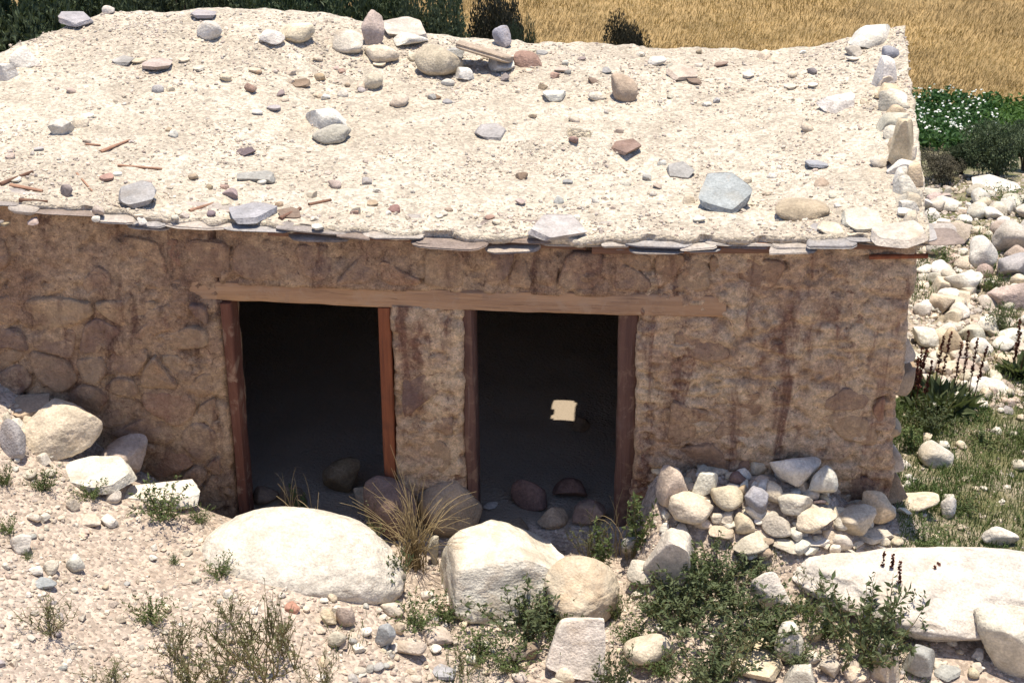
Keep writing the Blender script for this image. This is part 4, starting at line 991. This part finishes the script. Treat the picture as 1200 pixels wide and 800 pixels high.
def tubearr(paths, r0, r1, k=4):
    parts = []
    a = np.arange(k)/k*2*math.pi
    for i, Pth in enumerate(paths):
        m = len(Pth); ra = r0[i] if hasattr(r0, '__len__') else r0; rb_ = r1[i] if hasattr(r1, '__len__') else r1
        tg = np.gradient(Pth, axis=0); tg /= np.linalg.norm(tg, axis=1)[:, None]+1e-9
        ref = np.array([.3, .9, .1]); s1 = np.cross(tg, ref); s1 /= np.linalg.norm(s1, axis=1)[:, None]+1e-9; s2 = np.cross(tg, s1)
        rr_ = np.linspace(ra, rb_, m)[:, None, None]
        V = (Pth[:, None, :]+rr_*(np.cos(a)[None, :, None]*s1[:, None, :]+np.sin(a)[None, :, None]*s2[:, None, :])).reshape(-1, 3)
        i0 = np.arange(m-1)[:, None]*k+np.arange(k)[None, :]; i1 = np.arange(m-1)[:, None]*k+(np.arange(k)[None, :]+1) % k
        F = np.stack([i0, i1, i1+k, i0+k], -1).reshape(-1, 4)
        F = np.concatenate([F[:, [0, 1, 2]], F[:, [0, 2, 3]]]); parts.append((V, F))
    return joinarr(parts)
def stems(n, h, spread, rng, m=6, arch=.3, base=.03):
    out = []
    for i in range(n):
        a = rng.uniform(0, 6.283); s = spread*rng.random()**.6; hh = h*rng.uniform(.55, 1)*(1-.3*(s/spread)**2); t = np.linspace(0, 1, m)[:, None]
        b = np.array([math.cos(a+rng.uniform(-.8, .8)), math.sin(a+rng.uniform(-.8, .8)), 0])*base*rng.random()
        d = np.array([math.cos(a), math.sin(a), 0])*s
        p = b+d*t**(1+arch)+np.array([0, 0, 1])*hh*(t-arch*.35*t**3)
        p = p+np.cumsum(rng.normal(size=(m, 3))*h*.018, 0); out.append(p)
    return out
PLIB = {}
def plant_mesh(kind, v):
    if (kind, v) in PLIB: return PLIB[(kind, v)]
    g = np.random.default_rng(hash_kind(kind)*100+v)
    if kind == 'herb':          # low leafy mound
        st = stems(34, 1, .75, g, 6, .5, .25); per = 16; ll, lw = .11, .046; mat = (STEM, L_HERB)
    elif kind == 'dark':        # dense bushy herb
        st = stems(40, 1, .66, g, 7, .3, .34); per = 21; ll, lw = .105, .045; mat = (STEM, L_DARK)
    elif kind == 'wisp':        # thin branching shrub, few small leaves
        st = stems(13, 1, .6, g, 8, .2, .12); ex = []
        for s in st:
            for q in range(5):
                k = g.integers(2, 7); b = s[k]; d = g.normal(size=3)*.09; d[2] = abs(d[2])+.09; t = np.linspace(0, 1, 4)[:, None]; ex.append(b+d*t*g.uniform(.7, 1.6))
        st = st+ex; per = 9; ll, lw = .06, .022; mat = (STEM, L_OLIVE)
    elif kind == 'weed':        # upright stalks with small leaves
        st = stems(13, 1, .35, g, 8, .15, .12); per = 26; ll, lw = .10, .045; mat = (STEM, L_HERB)
    B, Dn, LL = [], [], []
    for s in st:
        n_ = per if len(s) > 4 else max(3, per//2); u = g.uniform(.15, 1, n_)*(len(s)-1.001); i = u.astype(int); f = (u-i)[:, None]
        B.append(s[i]*(1-f)+s[i+1]*f); d = g.normal(size=(n_, 3)); d[:, 2] = d[:, 2]*.6+.35; Dn.append(d); LL.append(g.uniform(.6, 1.25, n_))
    B = np.concatenate(B); Dn = np.concatenate(Dn); LL = np.concatenate(LL)
    lv = mesh('foliage', *leafarr(B, Dn, ll*LL, lw*LL, g), mat[1], False)
    sm = mesh('stem', *tubearr(st, .009, .003, 3), mat[0])
    PLIB[(kind, v)] = (sm, lv); return PLIB[(kind, v)]
def hash_kind(k): return {'herb': 1, 'dark': 2, 'wisp': 3, 'weed': 4, 'straw': 5, 'dock': 6, 'tuft': 7}[k]
PN = [0]
def base_at(px, py):
    P, T, D = march([px], [py], 0, gz, dt=.03); return P[0], T[0]
def plant(kind, px, py, wpx, hpx, label, group=None, name=None, cat='plant'):
    PN[0] += 1; r = random.Random(PN[0]*13); p, t = base_at(px, py); H = hpx*t/FPX/.86; Wd = wpx*t/FPX
    e_ = empty(name or {'herb': 'leafy_herb', 'dark': 'bushy_herb', 'wisp': 'wispy_shrub', 'weed': 'tall_weed'}[kind], tuple(p-np.array([0, 0, .01])))
    sm, lv = plant_mesh(kind, PN[0] % 4); half = {'herb': 1.5, 'dark': 1.3, 'wisp': 1.3, 'weed': .8}[kind]
    e_.scale = (Wd/half, Wd/half*.9, H); e_.rotation_euler = (0, 0, r.uniform(0, 6.28))
    obj('stem', sm, e_); obj('foliage', lv, e_); tag(e_, label, cat, group); return e_
def blade_arr(n, P, H, Wd, lean, rng, droop=.5, dirs=None):
    a = rng.uniform(0, 6.283, n) if dirs is None else dirs; d = np.c_[np.cos(a), np.sin(a), 0*a]; s = np.c_[-np.sin(a), np.cos(a), 0*a]
    b = rng.uniform(0, 6.283, n); s = np.c_[np.cos(b), np.sin(b), 0*b]
    H = np.broadcast_to(H, n)[:, None]; Wd = np.broadcast_to(Wd, n)[:, None]; ln = (np.broadcast_to(lean, n))[:, None]
    M = P+d*H*ln*.35+np.array([0, 0, 1])*H*.6; E_ = P+d*H*ln+np.array([0, 0, 1])*H*(1-droop*ln*.5)
    V = np.stack([P-s*Wd/2, P+s*Wd/2, M+s*Wd*.4, M-s*Wd*.4, E_], 1).reshape(-1, 3)
    t = np.array([[0, 1, 2], [0, 2, 3], [3, 2, 4]]); return V, (t[None]+(np.arange(n)*5)[:, None, None]).reshape(-1, 3)

HB = [
 ('herb', 190, 605, 84, 44, 'dark green leafy mat spilling over the flat white slab'), ('herb', 105, 584, 46, 26, 'small leafy tuft on the long white slab'),
 ('herb', 52, 574, 44, 34, 'leafy tuft growing below the square-cut block'), ('herb', 8, 568, 36, 34, 'green leafy tuft at the rubble beside the square-cut block'),
 ('herb', 235, 612, 36, 26, 'green leafy sprig beside the flat white slab'), ('herb', 258, 676, 46, 34, 'small green herb on the dusty bank beside the smooth boulder'),
 ('herb', 178, 730, 60, 46, 'grey-green herb on the middle of the dusty bank'), ('herb', 12, 625, 36, 30, 'olive tuft near the white crumbly stone'),
 ('herb', 33, 655, 18, 14, 'tiny green sprout by the pale cobbles'), ('wisp', 60, 745, 90, 50, 'sparse greyish herb on the dusty bank'), ('herb', 205, 660, 20, 16, 'tiny green sprout on the bare bank'),
 ('wisp', 310, 800, 130, 130, 'tall wispy shrub with thin stems in front of the smooth boulder'), ('wisp', 225, 812, 110, 80, 'bushy wispy shrub next to the tall wispy one'),
 ('wisp', 130, 812, 90, 40, 'low wispy shrub at the foot of the bank'), ('wisp', 270, 730, 60, 44, 'little wispy herb against the smooth boulder'),
 ('wisp', 280, 775, 110, 90, 'grey-green wispy shrub behind the tall wispy one'), ('wisp', 335, 770, 80, 80, 'feathery herb beside the red stone chip'), ('wisp', 205, 775, 90, 60, 'feathery low shrub before the grey-green herb'), ('wisp', 265, 820, 110, 90, 'spreading wispy shrub at the lower bank'), ('wisp', 375, 812, 70, 60, 'thin wispy herb in gravel below the pink cobble'),
 ('herb', 490, 735, 70, 40, 'fresh green mat between smooth boulder and layered boulder'), ('dark', 615, 745, 110, 62, 'green clump growing against the layered tan boulder'),
 ('herb', 560, 770, 80, 40, 'green mat in front of the layered tan boulder'), ('wisp', 545, 790, 60, 40, 'wispy herb near the grey-blue flat stone'),
 ('weed', 742, 655, 56, 90, 'green upright weed beside the dark weathered door post'), ('weed', 705, 665, 50, 60, 'thin weed in front of the sunspot doorway'),
 ('wisp', 690, 655, 70, 60, 'straggly weed at the sill of the sunspot doorway'), ('herb', 722, 725, 40, 44, 'herb squeezed beside the smooth cream oval boulder'),
 ('dark', 835, 690, 90, 66, 'bushy green herb in front of the stone heap'), ('dark', 880, 672, 60, 30, 'low green herb at the foot of the heap'),
 ('dark', 800, 735, 110, 70, 'bushy herb beside the smooth cream oval boulder'), ('herb', 760, 720, 60, 50, 'leafy herb behind the cream angular stone'),
 ('dark', 880, 755, 120, 66, 'wide green herb clump behind the cream wedge-shaped stone'), ('dark', 825, 800, 110, 70, 'green herb clump beside the cream wedge-shaped stone'),
 ('dark', 1012, 775, 130, 110, 'dark green leafy clump before the huge low white boulder'), ('herb', 970, 745, 70, 60, 'green herb beside the dark leafy clump'),
 ('dark', 718, 810, 56, 64, 'dark herb at the corner of the white squarish block'), ('herb', 940, 720, 60, 36, 'light herb by the white jagged stone'),
 ('wisp', 1180, 775, 70, 60, 'dry brownish herb against the lichen-speckled rock'), ('herb', 780, 790, 60, 40, 'herb in front of the cream angular stone'),
 ('dark', 790, 700, 80, 50, 'green herb at the foot of the white rough rock'), ('dark', 862, 712, 90, 52, 'green herb beside the white jagged stone'), ('herb', 905, 742, 80, 50, 'leafy mat between jagged stone and white oval stone'), ('dark', 932, 775, 60, 40, 'dark sprigs between the oval stone and leafy clump'),
 ('dark', 1052, 745, 80, 64, 'green herb against the front of the huge low boulder'), ('herb', 742, 755, 70, 44, 'leafy mat above the cream angular stone'), ('herb', 640, 735, 80, 50, 'grassy herb under the smooth cream oval boulder'), ('herb', 522, 725, 60, 40, 'leafy mat at the shaded side of the layered boulder'), ('herb', 598, 785, 70, 40, 'small herb in gravel before the dark grey stone'), ('dark', 655, 765, 50, 50, 'weed pressed against the white squarish block'), ('wisp', 850, 790, 80, 60, 'wispy stems among the herb clumps by the cream wedge'), ('wisp', 960, 700, 70, 50, 'thin stems before the huge low boulder'), ('weed', 812, 705, 40, 70, 'upright weed rising beside the white rough rock'),
 ('herb', 1125, 600, 60, 24, 'low green tuft in the grass beyond the heap'), ('herb', 1150, 520, 60, 26, 'low green tuft beside the lone grey rock'), ('dark', 1090, 500, 60, 40, 'leafy weed below the dock clump'),
 ('wisp', 440, 640, 70, 50, 'straggly weed between the smooth boulder and shaded rocks'), ('weed', 350, 605, 36, 40, 'green sprig in the orange-posted doorway'),
 ('dark', 455, 690, 60, 60, 'green weeds along the doorway side of the smooth boulder'), ('herb', 1085, 640, 70, 34, 'green tuft behind the huge low white boulder'),
 ('weed', 1070, 530, 40, 40, 'tall weed at the hut corner'), ('dark', 1175, 390, 40, 40, 'green weed among the stony ground'), ('herb', 1105, 308, 40, 24, 'green tuft among white rocks'),
 ('herb', 1165, 345, 40, 36, 'dark green tuft between boulders in the stony ground'), ('herb', 1085, 270, 40, 24, 'green tuft by the roof edge in the stony ground'), ('herb', 1180, 240, 60, 26, 'olive tuft below the long white rock'),
]
for q in HB: plant(q[0], q[1], q[2], q[3], q[4], q[5])

# dry grass clumps
def dry_clump(px, py, wpx, hpx, n, label, seed, mat=STRAW, name='dry_grass'):
    g = np.random.default_rng(seed); p, t = base_at(px, py); H = hpx*t/FPX/.86; Wd = wpx*t/FPX
    st = []
    for i in range(n):
        a = g.uniform(0, 6.283); s = Wd*.5*g.random()**.7; hh = H*g.uniform(.45, 1); u = np.linspace(0, 1, 8)[:, None]
        b = np.array([g.normal()*.04, g.normal()*.03, 0]); bend = g.uniform(.0, .9)
        q = b+np.array([math.cos(a), math.sin(a), 0])*s*u**1.8+np.array([0, 0, 1])*hh*(u-.55*bend*u**3); st.append(q)
    V, F = tubearr(st, .0032, .0012, 3); o = obj(name, mesh(name, V, F, mat), None, tuple(p)); tag(o, label, 'grass'); return o
dry_clump(487, 665, 165, 135, 95, 'clump of tall dry straw grass between the smooth boulder and layered boulder', 1)
dry_clump(465, 690, 70, 60, 40, 'shorter dry grass at the doorway side of the smooth boulder', 2)
dry_clump(345, 615, 60, 95, 9, 'few dry stalks rising in the orange-posted doorway', 3)
dry_clump(718, 650, 90, 80, 10, 'few dry seed stalks before the sunspot doorway', 4)
dry_clump(372, 640, 80, 70, 16, 'dry stalks behind the huge smooth boulder', 5)

# dock plants
def dock(px, py, wpx, hpx, n, label, seed):
    g = np.random.default_rng(seed); p, t = base_at(px, py); H = hpx*t/FPX/.86; Wd = wpx*t/FPX
    e_ = empty('dock_plant', tuple(p)); tag(e_, label, 'plant', 'dock plants')
    m = 230; a = g.uniform(0, 6.28, m); rr_ = Wd*.5*np.sqrt(g.random(m)); B = np.c_[np.cos(a)*rr_*.8, np.sin(a)*rr_*.6, H*.05*g.random(m)]
    d = np.c_[np.cos(a)*.7, np.sin(a)*.7, g.uniform(.3, 1.4, m)]+g.normal(size=(m, 3))*.3
    obj('leaves', mesh('leaves', *leafarr(B, d, H*.30*g.uniform(.5, 1.2, m), H*.11, g), L_DARK, False), e_)
    st = []; sv = []
    for i in range(n):
        q = np.array([g.uniform(-.5, .5)*Wd, g.uniform(-.3, .3)*Wd, 0]); hh = H*g.uniform(.65, 1); ln = np.array([g.normal()*.05*H, g.normal()*.05*H, hh]); st.append(q+ln*np.linspace(0, 1, 5)[:, None]); sv.append((q, ln))
    obj('stem', mesh('stem', *tubearr(st, .005, .003, 3), DOCKS), e_)
    for q, ln in sv:                                                   # each spike its own part
        k = 70; u = g.uniform(.38, 1, k)[:, None]; B = q+ln*u; d = g.normal(size=(k, 3)); d[:, 2] = abs(d[:, 2])+.3
        obj('flower_spike', mesh('flower_spike', *leafarr(B, d, .030*(1.15-u[:, 0]*.5), .02, g), DOCKS, False), e_)
dock(1098, 475, 84, 78, 12, 'clump of dock with red-brown spikes beside the hut corner', 1)
dock(1196, 440, 34, 70, 7, 'smaller dock clump with red-brown spikes in the stony ground', 2)
dock(1062, 715, 70, 70, 5, 'dock with drooping red-brown spikes before the huge white boulder', 3)

# grass right of the hut
g = np.random.default_rng(71)
pxs = g.uniform(1030, 1290, 30000); pys = g.uniform(455, 660, 30000)
P, T, D = march(pxs, pys, 0, gz, dt=.08)
dn = fbm(np.c_[P[:, 0]*2.2, P[:, 1]*2.2, 0*P[:, 0]], 77, 3)
m = (P[:, 0] > 2.36) & (P[:, 1] > -.75) & (g.random(len(P)) < .35+1.1*sstep(-.25, .25, dn)); P = P[m]
H = g.uniform(.03, .085, len(P))*(1+.6*sstep(0, .4, dn[m]))
V1 = blade_arr(len(P), P, H, .006, g.uniform(.2, .9, len(P)), g)
pxs = g.uniform(900, 1290, 17000); pys = g.uniform(190, 470, 17000)
P, T, D = march(pxs, pys, 0, gz, dt=.08); dn = fbm(np.c_[P[:, 0]*2.5, P[:, 1]*1.6, 0*P[:, 0]+4], 78, 3)
m = (P[:, 0] > xright(P[:, 1])+.1) & (g.random(len(P)) < .05+1.1*sstep(.05, .4, dn)); P = P[m]
V2 = blade_arr(len(P), P, g.uniform(.04, .12, len(P)), .008, g.uniform(.2, .9, len(P)), g)
V, F = joinarr([V1, V2]); tag(obj('grass', mesh('grass', V, F, GRASS, False)), 'short green grass on the ground beside the hut', 'grass', kind='stuff')
# sparse blades in the foreground
pxs = g.uniform(380, 1200, 9000); pys = g.uniform(640, 830, 9000); P, T, D = march(pxs, pys, 0, gz, dt=.08)
dn = fbm(np.c_[P[:, 0]*2.2, P[:, 1]*2.2, 0*P[:, 0]+9], 79, 3); m = (P[:, 1] < -.15) & (g.random(len(P)) < sstep(.02, .4, dn)*.9); P = P[m]
V, F = blade_arr(len(P), P, g.uniform(.03, .10, len(P)), .005, g.uniform(.2, 1, len(P)), g)
tag(obj('foreground_grass', mesh('foreground_grass', V, F, GRASS, False)), 'thin grass sprouting between the boulders before the hut', 'grass', kind='stuff')

# barley field beyond
g = np.random.default_rng(81)
pxs = g.uniform(380, 1420, 100000); pys = g.uniform(-110, 125, 100000); P, T, D = march(pxs, pys, 0, gz, dt=.15, t1=70)
m = P[:, 1] > field_edge(P[:, 0]); P = P[m]
ang = 3.0*fbm(np.c_[P[:, 0]*.35, P[:, 1]*.35, 0*P[:, 0]], 83, 3)-.4
hv = fbm(np.c_[P[:, 0]*.8, P[:, 1]*1.6, 0*P[:, 0]+2], 84, 3)
V, F = blade_arr(len(P), P, (.11+.05*hv)*g.uniform(.7, 1.2, len(P)), .009, .3+.9*g.random(len(P)), g, dirs=ang+g.normal(size=len(P))*.8)
tag(obj('barley', mesh('barley', V, F, GOLD, False)), 'ripe golden barley standing in the field beyond the hut', 'barley', kind='stuff')

# crop patches
def crop(name, reg, n, mat, h, label, flowers, seed):
    g = np.random.default_rng(seed); pxs = g.uniform(reg[0], reg[1], n); pys = g.uniform(reg[2], reg[3], n); P, T, D = march(pxs, pys, 0, gz, dt=.1)
    m = (P[:, 0] > xright(P[:, 1])+.2) & (P[:, 1] < field_edge(P[:, 0])-.1); P = P[m]; k = 4; hh = h*(.7+.5*fbm(np.c_[P[:, 0]*2, P[:, 1]*2, 0*P[:, 0]], seed, 3))
    B = np.repeat(P, k, 0); B[:, 2] += np.repeat(hh, k)*g.random(len(B)); B[:, :2] += g.normal(size=(len(B), 2))*.04
    d = g.normal(size=(len(B), 3)); d[:, 2] = abs(d[:, 2])*.6
    o = tag(obj(name, mesh(name, *leafarr(B, d, g.uniform(.06, .11, len(B)), .045, g), mat, False)), label, 'crop', kind='stuff')
    if flowers:
        q = P[g.random(len(P)) < flowers]; q = q+np.c_[0*q[:, 0], 0*q[:, 0], h*g.uniform(.75, 1.15, len(q))]; kk = 5
        B = np.repeat(q, kk, 0); d = g.normal(size=(len(B), 3)); d[:, 2] = abs(d[:, 2])*.5+.1
        f = obj('flowers', mesh('flowers', *leafarr(B, d, .024, .022, g), PETAL, False), o); f['kind'] = 'stuff'
crop('flowering_crop', (930, 1165, 100, 178), 4200, L_CROP, .30, 'dark green leafy crop dotted with white flowers', .11, 5)
crop('young_crop', (1148, 1270, 108, 172), 2000, L_LIME, .22, 'bright green young crop beside the flowering patch', .0, 6)

# ------------------------------------------------------------------ bushes and small trees
def bush_meshes(seed, nleaf, lobes, mat, leaf=.045, asp=1.):
    g = np.random.default_rng(seed); C, Rr = [], []
    for i in range(lobes):
        a = g.uniform(0, 6.283); q = .55*math.sqrt(g.random()); C.append((math.cos(a)*q, math.sin(a)*q, g.uniform(.32, .78))); Rr.append(g.uniform(.22, .40))
    C = np.array(C); Rr = np.array(Rr); i = g.integers(0, lobes, nleaf); d = g.normal(size=(nleaf, 3)); d /= np.linalg.norm(d, axis=1)[:, None]
    B = C[i]+d*Rr[i][:, None]*(g.random(nleaf)**.4)[:, None]*np.array([1, 1, .75])
    keep_ = (fbm(B*5, seed, 3) > -.16) & (B[:, 2] > .04); B = B[keep_]; d = d[keep_]+g.normal(size=(len(B), 3))*.8
    lv = mesh('crown', *leafarr(B, d, leaf*g.uniform(.6, 1.4, len(B)), leaf*.5, g), mat, False)
    paths = []; r0 = []
    for k in range(lobes):
        t = np.linspace(0, 1, 6)[:, None]; b = np.array([g.normal()*.03, g.normal()*.03, -.05]); paths.append(b+(C[k]-b)*t*np.array([1, 1, 1])+np.array([0, 0, .08])*np.sin(t*3.1)); r0.append(g.uniform(.016, .03))
    tr = mesh('trunk', *tubearr(paths, r0, .005, 6), BARK); return tr, lv
def bush(px, pyb, Y, wpx, htop, label, meshes, name='bush', cat='bush', group=None, seed=0):
    """foot on the ground at depth Y, crown top at pixel htop"""
    r_ = ray(px, pyb); t = (Y-CAM[1])/r_[1]; p = CAM+r_*t; zg = gz(p[0], p[1])[0]
    rt = ray(px, htop); tt = (Y-CAM[1])/rt[1]; zt = (CAM+rt*tt)[2]
    H = max(zt-zg, .4); Wd = wpx*t/FPX; e_ = empty(name, (p[0], p[1], zg-.02)); e_.scale = (Wd/1.6, Wd/1.6, H/1.02); e_.rotation_euler = (0, 0, random.Random(seed).uniform(0, 6.28))
    obj('trunk', meshes[0], e_); obj('crown', meshes[1], e_); tag(e_, label, cat, group); return e_
BM = [bush_meshes(201, 17000, 16, L_BUSH, .055), bush_meshes(202, 16000, 16, L_BUSHG, .05), bush_meshes(203, 14000, 14, L_BROWN, .05), bush_meshes(204, 17000, 16, L_BUSH, .055), bush_meshes(205, 16000, 15, L_BUSHG, .05)]
for k, (px, Y, wd, ht, mi, lb) in enumerate([
   (20, 6.2, 190, -60, 0, 'black-green tree behind the tree-side roof edge'), (105, 7.4, 170, -70, 3, 'dark green tree above the grey slab on the roof corner'),
   (190, 8.4, 150, -55, 1, 'grey-green shrub behind the white rounded roof stone'), (275, 9.4, 150, -50, 4, 'grey-green shrub behind the bare back rim'),
   (350, 8.8, 160, -45, 0, 'dark shrub behind the broad cream roof stone'), (425, 9.8, 150, -45, 3, 'dark shrub behind the upright pointed stone'),
   (500, 9.2, 120, -25, 1, 'grey-green rounded shrub behind the tan roof boulder'), (582, 10.2, 88, -25, 2, 'dark brownish shrub behind the propped brown slab'),
   (612, 9.6, 44, 22, 4, 'small green shrub beside the brownish shrub'), (736, 12.6, 66, 14, 2, 'lone dark shrub standing in the golden barley'),
   (-70, 6.0, 180, -60, 3, 'dark tree at the end of the row'), (140, 10.5, 200, -120, 0, 'tall dark tree behind the row of shrubs'), (330, 11.5, 220, -110, 1, 'tall grey-green tree behind the row of shrubs')]):
    bush(px, 60, Y, wd, ht, lb, BM[mi], 'shrub' if 'shrub' in lb else 'tree', 'shrub' if 'shrub' in lb else 'tree', 'shrubs behind the hut', k)
def bush_px(px, py, wpx, hpx, label, mi, k):
    p, t = base_at(px, py); e_ = empty('scrub_bush', tuple(p)); Wd = wpx*t/FPX; H = hpx*t/FPX/.9; e_.scale = (Wd/1.6, Wd/1.6, H); e_.rotation_euler = (0, 0, k)
    obj('trunk', BM[mi][0], e_); obj('crown', BM[mi][1], e_); tag(e_, label, 'bush', 'bushes by the crops')
bush_px(1168, 208, 90, 62, 'dark bush between the young crop and the long white rock', 3, 1)
bush_px(1200, 200, 70, 60, 'dark bush at the end behind the long white rock', 0, 2)
bush_px(1100, 212, 70, 30, 'low brown scrub in front of the flowering crop', 2, 3)
bush_px(1125, 205, 50, 40, 'low dark scrub next to the dark bush', 0, 4)
print('objects', len(bpy.data.objects), 'tris', sum(len(m.loop_triangles) or len(m.polygons) for m in bpy.data.meshes))
